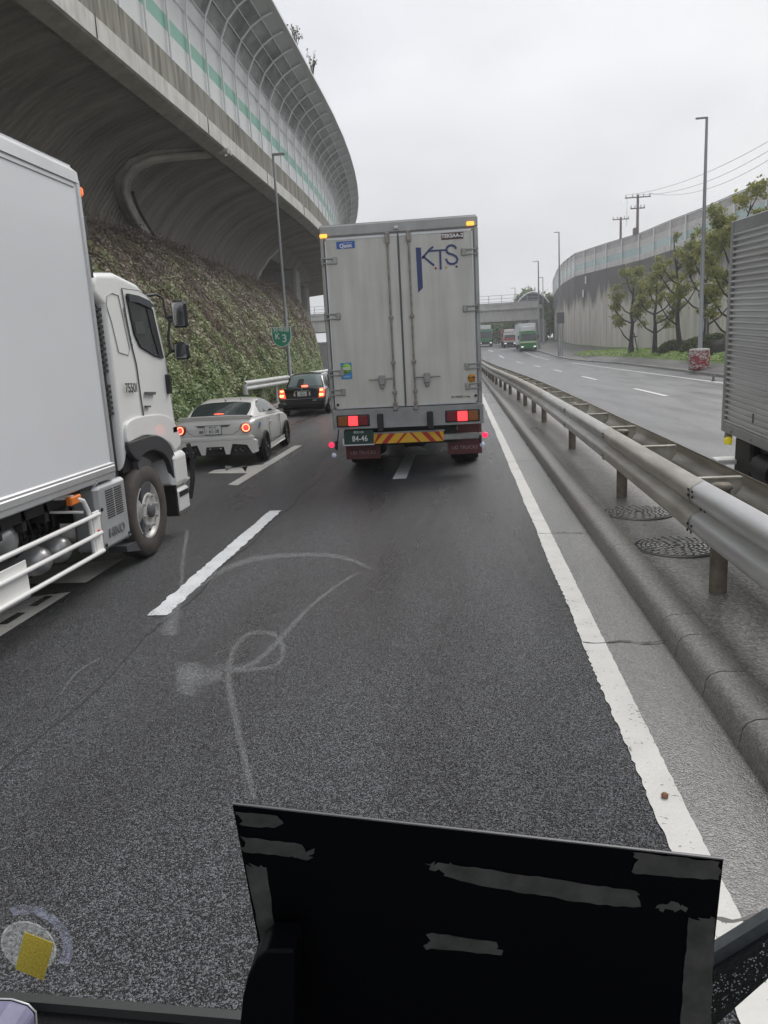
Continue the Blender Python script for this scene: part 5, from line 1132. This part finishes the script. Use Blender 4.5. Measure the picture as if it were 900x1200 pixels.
far_truck((570-539)/955*136, 136, 2.4, 3.7, 'green container truck farthest away, half hidden by the KTS truck', mat('green_container', (.05, .24, .11), .5), mat('green_container', (.05, .24, .11), .5), 2.9)

# ------------------------------------------------------------------ lamp posts
M_pole = mat('grey_pole', (.30, .31, .32), .4, .4, var=.15, vs=2)
def lamp(x, y, zb, zt_, arm, r, label, name='street_lamp', m=M_pole):
    rt = empty(name, (x, y, zb), label, 'street lamp', 'lamp posts along the road'); h = zt_-zb
    b = MB(); b.tube([(0, 0, -.2), (0, 0, .9), (0, 0, .92), (0, 0, h*.5), (0, 0, h)], [r*1.25, r*1.25, r, r*.8, r*.55], 12); b.cbox((-r*2.2, -r*2.2, -.1), (r*2.2, r*2.2, .04), .01); b.build('pole', m, rt)
    b = MB(); b.cbox((min(0, arm)-.04, -.09, h-.03), (max(0, arm)+.04, .09, h+.05), .02); b.build('lamp_head', m, rt)
    MB().box((arm*.45-.15 if arm < 0 else arm*.45, -.07, h-.045), (arm*.9 if arm < 0 else arm*.9, .07, h-.031)).build('lens', M_panelw, rt)
    return rt
kx3, ky3, kz3 = gy(334, 300, 35.4)
X, Y, Z = gy(340, 440, 36); lpz = gy(326, 181, 36)
lamp(X, 36, .2, lpz[2], .5, .085, 'slim lamp post carrying the green route shield beside the ivy bank')
X, Y, Z = gy(820, 424, 47); lamp(X, 47, .45, gy(828, 138, 47)[2], -.55, .13, 'tallest lamp post on the right pavement beside the striped drum')
X, Y, Z = gy(656, 411, 100); lamp(X, 100, .45, gy(656.5, 272, 100)[2], -.55, .13, 'lamp post at the start of the right pavement in front of the wall corner')
X, Y, Z = gy(632, 408, 116); lamp(X, 116, rise(116)+.1, gy(632, 306, 116)[2], -.7, .14, 'distant lamp post right of the green fronted truck')
X, Y, Z = gy(637, 406, 126); lamp(X, 126, rise(126), gy(637, 325, 126)[2], -.7, .10, 'thin distant lamp post just before the overpass abutment')
X, Y, Z = gy(604.6, 395, 150); lamp(X, 150, rise(140), gy(604.6, 337.5, 150)[2], -.7, .10, 'farthest lamp post rising behind the overpass railing')
# lamps under the viaduct with bowed arms
for (u, v0, v1, yy, lab) in ((352, 400, 332, 72, 'dim bowed pipe lamp under the expressway beyond the bank'),):
    a = gy(u, v0, yy); c = gy(u, v1, yy); rt = empty('bowed_lamp', (a[0], yy, 2), lab, 'street lamp'); h = c[2]-2
    MB().tube([(0, 0, -2), (0, 0, h-1.2), (.15, 0, h-.5), (.6, 0, h), (1.8, 0, h)], .07, 7).build('pole', M_pole, rt); MB().cbox((1.7, -.1, h-.08), (2.3, .1, h+.05), .03).build('lamp_head', M_pole, rt)

# ------------------------------------------------------------------ route shield
SY = 35.9
sg = empty('route_sign', gy(330, 394, SY), 'green route shield reading K3 mounted on the slim lamp post', 'sign')
M_sg = mat('sign_green', (.02, .32, .19), .4); o0 = sg.location
def shield(k): return [(sx*k, sz*k) for sx, sz in [(-.46, .42), (.46, .42), (.46, 0), (.42, -.2), (.30, -.36), (.14, -.46), (0, -.49), (-.14, -.46), (-.30, -.36), (-.42, -.2), (-.46, 0)]]
MB().prism([(x, 0, z) for x, z in shield(1.0)], (0, .02, 0)).build('border', M_txtw, sg); MB().prism([(x, -.003, z) for x, z in shield(.93)], (0, -.004, 0)).build('panel', M_sg, sg)
text_obj('lettering', '狩場線', .22, (0, -.009, .27), (1, 0, 0), (0, 0, 1), M_txtw, sg, world=False, squeeze=1.15, bold=.003); text_obj('lettering', 'K', .36, (-.20, -.009, -.01), (1, 0, 0), (0, 0, 1), M_txtw, sg, world=False, bold=.008); text_obj('lettering', '3', .50, (.13, -.009, -.12), (1, 0, 0), (0, 0, 1), M_txtw, sg, world=False, bold=.01)
b = MB(); b.box((-.3, .02, .1), (.45, .06, .14)); b.build('bracket', M_galv, sg)

# dark sign back on two posts and round mirror behind the tree
X, Y, Z = gy(657, 409, 97); rt = empty('road_sign', (X, 97, .3), 'small dark sign back on twin posts in front of the retaining wall', 'sign')
b = gy(657, 372, 97)[2]-.3
MB().box((-.45, 0, b-.7), (.45, .06, b+.6)).build('sign_panel', mat('dark_sign_back', (.13, .13, .13), .5), rt)
for s in (-.25, .25): MB().cyl((s, .1, -.3), (s, .1, b+.6), .045, n=8).build('post', M_pole, rt)
X, Y, Z = gy(830, 344, 52); rt = empty('convex_mirror', (X, 52, .7), 'round dark backed traffic mirror among branches right of the tallest lamp post', 'mirror')
MB().lathe((0, 0, Z-.7), (.2, -1, 0), [(.62, -.1), (.66, 0), (.6, .04), (0, .05)], 24).build('mirror_back', mat('dark_mirror_back', (.06, .065, .07), .5), rt); MB().cyl((0, .15, -.3), (0, .15, Z-.3), .05, n=8).build('post', M_pole, rt)
# red and white drum
bx_, by_ = 13.25, 45.2; bz_ = gy(812, 427, 45)[2]-.02
rt = empty('crash_drum', (bx_, by_, .2), 'squat drum wrapped in red and white mesh at the foot of the tallest lamp post', 'drum')
M_net = bpy.data.materials.new('red_white_wrap'); M_net.use_nodes = True; n = M_net.node_tree.nodes; l = M_net.node_tree.links.new; p = n['Principled BSDF']
gn = n.new('ShaderNodeTexCoord'); wv = n.new('ShaderNodeTexNoise'); wv.inputs['Scale'].default_value = 3.2; wv.inputs['Detail'].default_value = 4; mpn = n.new('ShaderNodeMapping'); mpn.inputs['Scale'].default_value = (1, 1, 2.2); l(gn.outputs['Object'], mpn.inputs[0]); l(mpn.outputs[0], wv.inputs['Vector'])
r = n.new('ShaderNodeValToRGB'); r.color_ramp.interpolation = 'CONSTANT'; e = r.color_ramp.elements; e[0].color = (.32, .04, .05, 1); e[1].position = .5; e[1].color = (.6, .57, .54, 1); x = e.new(.58); x.color = (.25, .03, .05, 1); x = e.new(.68); x.color = (.55, .5, .48, 1); l(wv.outputs[0], r.inputs[0]); l(r.outputs[0], p.inputs['Base Color'])
MB().lathe((0, 0, 0), (0, 0, 1), [(0, .0), (.53, .0), (.57, .1), (.54, .35), (.57, .65), (.55, .9), (.54, 1.06)], 24).build('wrap', M_net, rt)
MB().lathe((0, 0, 0), (0, 0, 1), [(.54, 1.06), (.52, 1.13), (.3, 1.16), (0, 1.16)], 24).build('lid', mat('pale_lid', (.6, .58, .53), .6, var=.3, vs=5), rt)
# short post on the shoulder line
X, Y, Z = gz(836, 447); rt = empty('marker_post', (X, Y, 0), 'short dark marker post standing on the oncoming road edge line', 'post')
MB().lathe((0, 0, 0), (0, 0, 1), [(.10, 0), (.10, .03), (.06, .04), (.06, .30), (0, .31)], 12).build('post', M_grayp, rt)
MB().lathe((0, 0, 0), (0, 0, 1), [(.062, .2), (.062, .26)], 12).build('band', M_galv, rt)

# ------------------------------------------------------------------ utility poles and wires on the terrace behind the wall
M_up = mat('brown_utility_pole', (.17, .13, .12), .8); M_wire = mat('wire', (.12, .11, .12), .6)
def upole(u, vt, yy, label, arms):
    q = gy(u, vt, yy); rt = empty('utility_pole', (q[0], yy, 11.2), label, 'utility pole', 'utility poles behind the retaining wall'); h = q[2]-11.2
    MB().tube([(0, 0, -.5), (0, 0, h+.2)], [.26, .17], 8).build('pole', M_up, rt)
    for dz, l_ in arms:
        b = MB(); b.box((-l_*.5, -.08, h+dz), (l_*.5, .08, h+dz+.14))
        b.build('cross_arm', M_up, rt)
        for x in (-l_*.46, -l_*.2, l_*.22, l_*.46): MB().lathe((x, 0, h+dz+.14), (0, 0, 1), [(.05, 0), (.12, .1), (.05, .2), (.13, .3), (0, .4)], 8).build('insulator', M_panelw, rt)
    return rt, h, q
r1, h1, q1 = upole(747.5, 230, 120, 'taller brown utility pole with two cross arms above the right noise barrier', [(-.2, 3.6), (-1.7, 2.0)])
r2, h2, q2 = upole(727.5, 256, 135, 'shorter brown utility pole farther back behind the noise barrier', [(-.2, 2.6)])
MB().cbox((-.5, .2, h1-5.5), (.1, .9, h1-4.2), .1).build('transformer', M_up, r1)
for i, (x0, sag, ex, ez) in enumerate([(-1.6, 1.2, 30, 8.6), (-.3, 1.6, 30, 7.6), (1.6, 1.8, 31.5, 6.6)]):
    a = Vector((q1[0]+x0, 120, q1[2]+.3)); e_ = Vector(gy(930, (148, 158, 168)[i], 84)); pts = [a.lerp(e_, t)+Vector((0, 0, -sag*4*t*(1-t))) for t in np.linspace(0, 1, 14)]
    tag(MB().tube(pts, .024, 4).build('wire', M_wire), ['uppermost of the three long wires rising right from the taller utility pole', 'middle of the three long wires rising right from the taller utility pole', 'lowest of the three long wires rising right from the taller utility pole'][i], 'wire', 'overhead wires')
for i, (dz0, dz1, lab) in enumerate([(-.2, -.3, 'short sagging wire joining the tops of the two utility poles'), (-1.6, -.4, 'lower short wire joining the two utility poles')]):
    a = Vector((q1[0]-1.5, 120, q1[2]+dz0)); e_ = Vector((q2[0]+.9, 135, q2[2]+dz1)); pts = [a.lerp(e_, t)+Vector((0, 0, -1.6*4*t*(1-t))) for t in np.linspace(0, 1, 10)]
    tag(MB().tube(pts, .018, 4).build('wire', M_wire), lab, 'wire', 'overhead wires')
for i, (dz0, lab) in enumerate([(-5.0, 'upper faint wire sagging right just above the noise barrier'), (-5.9, 'lower faint wire sagging right just above the noise barrier')]):
    a = Vector((q1[0], 120, q1[2]+dz0)); e_ = Vector((q1[0]+42, 150, q1[2]+2)); pts = [a.lerp(e_, t)+Vector((0, 0, -1.5*4*t*(1-t))) for t in np.linspace(0, 1, 10)]
    tag(MB().tube(pts, .018, 4).build('wire', M_wire), lab, 'wire', 'overhead wires')

# ------------------------------------------------------------------ white guard rail by the ivy bank
wr = empty('guard_rail', (-8.1, 30, .15), 'white painted guard rail starting beside the coupe at the foot of the ivy bank', 'guard rail')
def wrx(y): return float(np.interp(y, [29, 37, 48, 60], [-8.5, -8.05, -7.9, -8.2]))
b = MB(); ys = [29.6, 31, 33, 35, 37, 40, 44, 48, 54, 60]; wp = [(a*1.0, .70+c*.9) for a, c in wprof]
M_wp = mat('white_rail_paint', (.72, .73, .72), .4, col2=(.55, .54, .51), vs=3, streak=.15)
b.grid([[(wrx(y)+.06-x, y, z-.29) for x, z in wp] for y in ys], sm=True); b.grid([[(wrx(y)+.055-x, y, z-.29) for x, z in wp] for y in ys], sm=True)
b.tube([(wrx(29.6)+.1, 29.55, .77), (wrx(29.6)+.1, 29.55, 1.16)], .10, 10); b.build('beam', M_wp, wr, True)
for y in (30.2, 32.2, 34.2, 36.2, 38.2, 42, 46, 50, 54): MB().cyl((wrx(y)-.03, y, .0), (wrx(y)-.03, y, 1.12), .06, n=10).build('post', M_wp, wr, True)
# pale concrete barrier and signboard glimpsed past the bank
q = gy(372, 400, 75)
cb_ = empty('concrete_barrier', (q[0], 75, 0), 'pale concrete barrier glimpsed between the ivy bank and the KTS truck', 'barrier')
MB().prism([(q[0]-6, 75, 0), (q[0]-6, 75, 3.2), (q[0]+2, 75, 3.2), (q[0]+2, 75, 0)], (0, .5, 0)).build('wall', mat('pale_barrier', (.62, .62, .60), .7, var=.3, vs=1.5), cb_, True)
MB().box((q[0]-6, 74.9, 3.2), (q[0]+2, 75.6, 3.35)).build('coping', M_wp, cb_, True)

# ------------------------------------------------------------------ things in the cab of our own vehicle
M_pianob = mat('black_panel', (.0024, .0027, .0036), .4, spec=.08)
def plq(u, v, t=0): # plane of the propped panel
    y = .50 + .03*(v-940)/260; return gy(u, v, y+t)
tb = empty('display_panel', plq(560, 1240), 'black flat panel with torn tape strips propped up behind the windscreen', 'panel')
b = MB(); f_ = [plq(272, 943), plq(848, 1008), plq(822, 1250), plq(330, 1250)]; b.prism(f_, (0, .004, 0)); b.build('panel', M_pianob, tb, True, bevel=.0006)
b = MB(); a, c = Vector(f_[0]), Vector(f_[1]); b.prism([a+Vector((0, -.0005, .0002)), c+Vector((0, -.0005, .0002)), c+Vector((0, -.0005, .0012)), a+Vector((0, -.0005, .0012))], (0, .002, 0)); b.build('top_edge', mat('edge_trim', (.10, .10, .105), .35), tb, True)
M_tape = mat('tape_residue', (.085, .085, .080), .6, col2=(.045, .045, .043), vs=55, spec=.2)
def rag(pts, j=1.2, seed=0):
    rs = random.Random(seed); out_ = []
    for i in range(len(pts)):
        a, c = pts[i], pts[(i+1) % len(pts)]; d_ = math.hypot(a[0]-c[0], a[1]-c[1]); short = d_ < 34; n_ = max(1, int(d_/(3.5 if short else 9)))
        for k in range(n_):
            t = k/n_; out_.append((a[0]+(c[0]-a[0])*t+(rs.uniform(-j, j)*(1.6 if short else .3) if k else 0), a[1]+(c[1]-a[1])*t+(rs.uniform(-j, j)*(1.2 if short else .3) if k else 0)))
    return out_
for i, pts in enumerate([[(276, 951), (325, 956), (331, 962), (322, 970), (284, 967)], [(282, 980), (354, 990), (368, 1000), (360, 1008), (340, 1004), (286, 998)], [(288, 1013), (312, 1016), (325, 1108), (308, 1118)],
        [(498, 1012), (530, 1013), (745, 1044), (750, 1056), (742, 1063), (700, 1060), (560, 1037), (520, 1026)], [(742, 999), (843, 1010), (842, 1031), (745, 1024)], [(807, 1075), (838, 1076), (832, 1220), (795, 1220)],
        [(506, 1093), (582, 1104), (588, 1119), (506, 1111), (496, 1108)], [(768, 1064), (795, 1058), (806, 1064), (790, 1069)]]):
    pg = [plq(u, v, -.0012) for u, v in rag(pts, 3.2, i)]; b = MB(); b.prism(pg, (0, -.0004, 0)); b.build('tape_strip', M_tape, tb, True)
# soft grip under the panel, dash ledge
M_dash = mat('dash_vinyl', (.006, .006, .007), .65, spec=.2, bump=.15, bs=300)
def dq(u, v, y=.47): return gy(u, v, y)
b = MB(); pr = [(312, 1114), (300, 1124), (290, 1145), (284, 1170), (281, 1200), (280, 1260), (345, 1260), (345, 1114)]
b.prism([dq(u, v, .475) for u, v in pr], (0, .03, 0)); o = b.build('panel_mount', M_pianob, None, bevel=.002); tag(o, 'rounded black mount gripping the lower left corner of the propped panel', 'mount')
b = MB(); a, c = gy(-60, 1166, .60), gy(330, 1199, .60)
b.prism([a, c, Vector(c)+Vector((0, -.02, -.12)), Vector(a)+Vector((0, -.02, -.12))], (0, .0, -.001)); b = MB()
z0_, z1_ = a[2], c[2]
for (d0, d1, zo, mm_) in ((.0, .010, 0, 0), (-.2, .0, -.010, 1)):
    b.prism([(a[0], .60+d0, z0_+zo), (c[0]+.6, .60+d0, z1_+(z1_-z0_)/(c[0]-a[0])*.6+zo), (c[0]+.6, .60+d0, z1_-.2), (a[0], .60+d0, z0_-.2)], (0, d1-d0, 0), mm_)
tag(b.build('dashboard', [mat('dash_edge', (.035, .037, .036), .5), M_dash]), 'black dashboard ledge along the bottom edge below the windscreen', 'dashboard')
# wiper arm lying outside the screen, lower right
wp_ = empty('wiper', gy(870, 1150, .80), 'wet black wiper blade crossing the bottom right corner over the white line', 'wiper')
def wq(u, v, y=.80): return gy(u, v, y)
b = MB(); b.prism([wq(905, 1074), wq(905, 1100), wq(828, 1148), wq(790, 1172), wq(790, 1142), wq(834, 1118)], (0, .015, 0)); b.build('blade', mat('wiper_grey', (.085, .095, .10), .35, var=.3, vs=80), wp_, True)
b = MB(); b.prism([wq(908, 1098, .79), wq(908, 1140, .79), wq(858, 1184, .79), wq(815, 1224, .79), wq(780, 1240, .79), wq(780, 1172, .79), wq(828, 1147, .79)], (0, .03, 0)); b.build('arm', mat('wiper_black', (.012, .014, .015), .25, bump=.3, bs=260), wp_, True)
dm = mat('water_drop', (.34, .36, .37), .06, spec=1)
b = MB()
for _ in range(150):
    t = random.random(); u = 905-t*85+random.uniform(-6, 6); v = 1106+t*58+random.uniform(-4, 42)*(.9)
    p_ = wq(u, v, .788); rr = random.uniform(.0004, .0011); b.lathe(p_, (0, -1, .2), [(rr, 0), (rr*.7, rr*.5), (0, rr*.7)], 6)
o = b.build('water_drops', dm, wp_, True); o['kind'] = 'stuff'
# grease smears, inspection sticker and a painted yellow reflection on the inside of the windscreen
def film(name, col, dens, scale):
    m = bpy.data.materials.new(name); m.use_nodes = True; n = m.node_tree.nodes; l = m.node_tree.links.new; n.remove(n['Principled BSDF'])
    d = n.new('ShaderNodeBsdfDiffuse'); d.inputs[0].default_value = (*col, 1); tr2 = n.new('ShaderNodeBsdfTranslucent'); tr2.inputs[0].default_value = (*col, 1); ad = n.new('ShaderNodeMixShader'); ad.inputs[0].default_value = .5; l(d.outputs[0], ad.inputs[1]); l(tr2.outputs[0], ad.inputs[2])
    t = n.new('ShaderNodeBsdfTransparent'); g = n.new('ShaderNodeNewGeometry'); ns = n.new('ShaderNodeTexNoise'); ns.inputs['Scale'].default_value = scale; ns.inputs['Detail'].default_value = 5; l(g.outputs['Position'], ns.inputs['Vector'])
    at = n.new('ShaderNodeAttribute'); at.attribute_name = 'thick'
    mr = n.new('ShaderNodeMapRange'); mr.inputs[1].default_value = .3; mr.inputs[2].default_value = .7; mr.inputs[3].default_value = .1*dens; mr.inputs[4].default_value = dens; l(ns.outputs[0], mr.inputs[0])
    mu = n.new('ShaderNodeMath'); mu.operation = 'MULTIPLY'; l(mr.outputs[0], mu.inputs[0]); l(at.outputs['Fac'], mu.inputs[1])
    mx2 = n.new('ShaderNodeMixShader'); l(mu.outputs[0], mx2.inputs[0]); l(t.outputs[0], mx2.inputs[1]); l(ad.outputs[0], mx2.inputs[2]); l(mx2.outputs[0], n['Material Output'].inputs[0]); return m
M_film = film('grease_film', (.75, .76, .76), .36, 420)
GYs = .70
def smear(pts, widths, name='smear'):
    """ribbon lying in the windscreen plane; thickness of the film fades to its rims"""
    P_ = [Vector((u, v)) for u, v in pts]; Q = []; W_ = []
    N = 40
    for i in range(N+1):
        t = i/N*(len(P_)-1); Q.append(Vector(cat_rom([np.array(p) for p in P_], min(t, len(P_)-1.0001)))); W_.append(float(np.interp(t, range(len(widths)), widths)))
    vs = []; th = []; M_ = 6
    for i, q in enumerate(Q):
        d = (Q[min(i+1, N)]-Q[max(i-1, 0)]).normalized(); nn = Vector((-d.y, d.x))
        for j in range(M_+1):
            s = j/M_*2-1; p = q+nn*s*W_[i]; vs.append(gy(p.x, p.y, GYs)); th.append((1-s*s)**1.2*min(1, i/4, (N-i)/4))
    b = MB(); n_ = M_+1; b.add(vs, [(i*n_+j, i*n_+j+1, (i+1)*n_+j+1, (i+1)*n_+j) for i in range(N) for j in range(M_)]); o = b.build(name, M_film, ws, True)
    at = o.data.attributes.new('thick', 'FLOAT', 'POINT'); at.data.foreach_set('value', th); return o
ws = empty('windscreen_smears', gy(300, 780, GYs), 'faint whitish looped finger smears on the windscreen glass over the near asphalt', 'smear')
smear([(270, 768), (268, 800), (278, 850), (292, 915), (300, 938)], [5, 6, 5, 5, 3])
smear([(270, 790), (272, 765), (285, 747), (300, 741), (322, 744), (332, 760), (325, 778), (300, 784), (268, 784), (250, 780)], [3, 4, 4, 3, 3, 4, 3, 3, 5, 8])
smear([(262, 786), (295, 778), (325, 752), (360, 714), (395, 686), (425, 668)], [5, 4, 4, 3, 2, 2])
smear([(222, 775), (222, 795), (216, 815)], [16, 20, 14])
smear([(205, 790), (235, 792), (262, 790)], [10, 16, 7])
smear([(205, 710), (240, 680), (290, 657), (350, 650), (400, 653), (440, 668)], [5, 5, 4, 3, 3, 2])
smear([(200, 745), (200, 728), (212, 700)], [12, 12, 4])
smear([(220, 620), (214, 660), (212, 700)], [3, 3, 3])
smear([(70, 815), (90, 788), (120, 770)], [1.2, 1.5, 1.2])
st = empty('inspection_sticker', gy(34, 1108, GYs), 'round clear sticker with a yellow square reflected in it low on the left of the windscreen', 'sticker')
cx_, cz_ = st.location.x, st.location.z
M_film2 = film('sticker_film', (.72, .76, .74), .60, 160); M_film3 = film('lilac_film', (.55, .58, .78), .5, 90)
def disc(r0, r1, m, nm, y, c=(0, 0), a0=0, a1=6.2832, th=1):
    vs = []; N = 48
    for i in range(N+1):
        a = a0+(a1-a0)*i/N; vs += [(c[0]+r0*math.cos(a), y, c[1]+r0*math.sin(a)), (c[0]+(r0+r1)/2*math.cos(a), y, c[1]+(r0+r1)/2*math.sin(a)), (c[0]+r1*math.cos(a), y, c[1]+r1*math.sin(a))]
    b = MB(); b.add(vs, [f for i in range(N) for f in ((i*3, i*3+1, i*3+4, i*3+3), (i*3+1, i*3+2, i*3+5, i*3+4))]); o = b.build(nm, m, st)
    at = o.data.attributes.new('thick', 'FLOAT', 'POINT'); at.data.foreach_set('value', [th if k % 3 != 2 else th*.9 for k in range(len(vs))]); return o
px_ = .70/900
disc(0, 40*px_, M_film2, 'clear_disc', 0); disc(39*px_, 42*px_, M_film2, 'disc_rim', -.001, th=1.6)
disc(47*px_, 62*px_, M_film3, 'lilac_ring', .001, (4*px_, 4*px_), -.7, 2.0)
b = MB(); b.prism([tuple(Vector(gy(u, v, GYs-.002))-st.location) for u, v in [(29, 1092), (63, 1105), (51, 1149), (18, 1135)]], (0, -.0005, 0)); b.build('yellow_square', mat('yellow_reflection', (.85, .66, .08), .6, col2=(.42, .34, .06), vs=420), st)  # yellow reflection in the glass, built as a solid coloured patch
b = MB(); b.prism([gy(-20, 1170, .58), gy(14, 1171, .58), gy(33, 1177, .58), gy(42, 1186, .58), gy(44, 1230, .58), gy(-20, 1230, .58)], (0, -.06, 0)); o = b.build('document_case', mat('lavender_plastic', (.23, .22, .33), .5, col2=(.14, .14, .22), vs=30), None, bevel=.004); tag(o, 'corner of a lavender plastic case with pale rim on the dashboard at bottom left', 'case')
b = MB(); b.tube([gy(-20, 1170, .518), gy(14, 1171, .518), gy(33, 1177, .518), gy(42, 1186, .518), gy(45, 1230, .518)], .0008, 5); r_ = b.build('rim', M_alum, o)

# ------------------------------------------------------------------ damp air
hz = MB(); hz.box((-130, -62, -1.2), (160, 330, 48)); hz = hz.build('haze', None)
hz.data.materials.clear(); hm_ = bpy.data.materials.new('damp_air'); hm_.use_nodes = True; n = hm_.node_tree.nodes; n.remove(n['Principled BSDF'])
pv = n.new('ShaderNodeVolumePrincipled'); pv.inputs['Color'].default_value = (.93, .95, 1, 1); pv.inputs['Density'].default_value = .0013; pv.inputs['Anisotropy'].default_value = .2
hm_.node_tree.links.new(pv.outputs[0], n['Material Output'].inputs['Volume']); hz.data.materials.append(hm_); tag(hz, 'thin damp haze in the air', 'haze', kind='stuff')
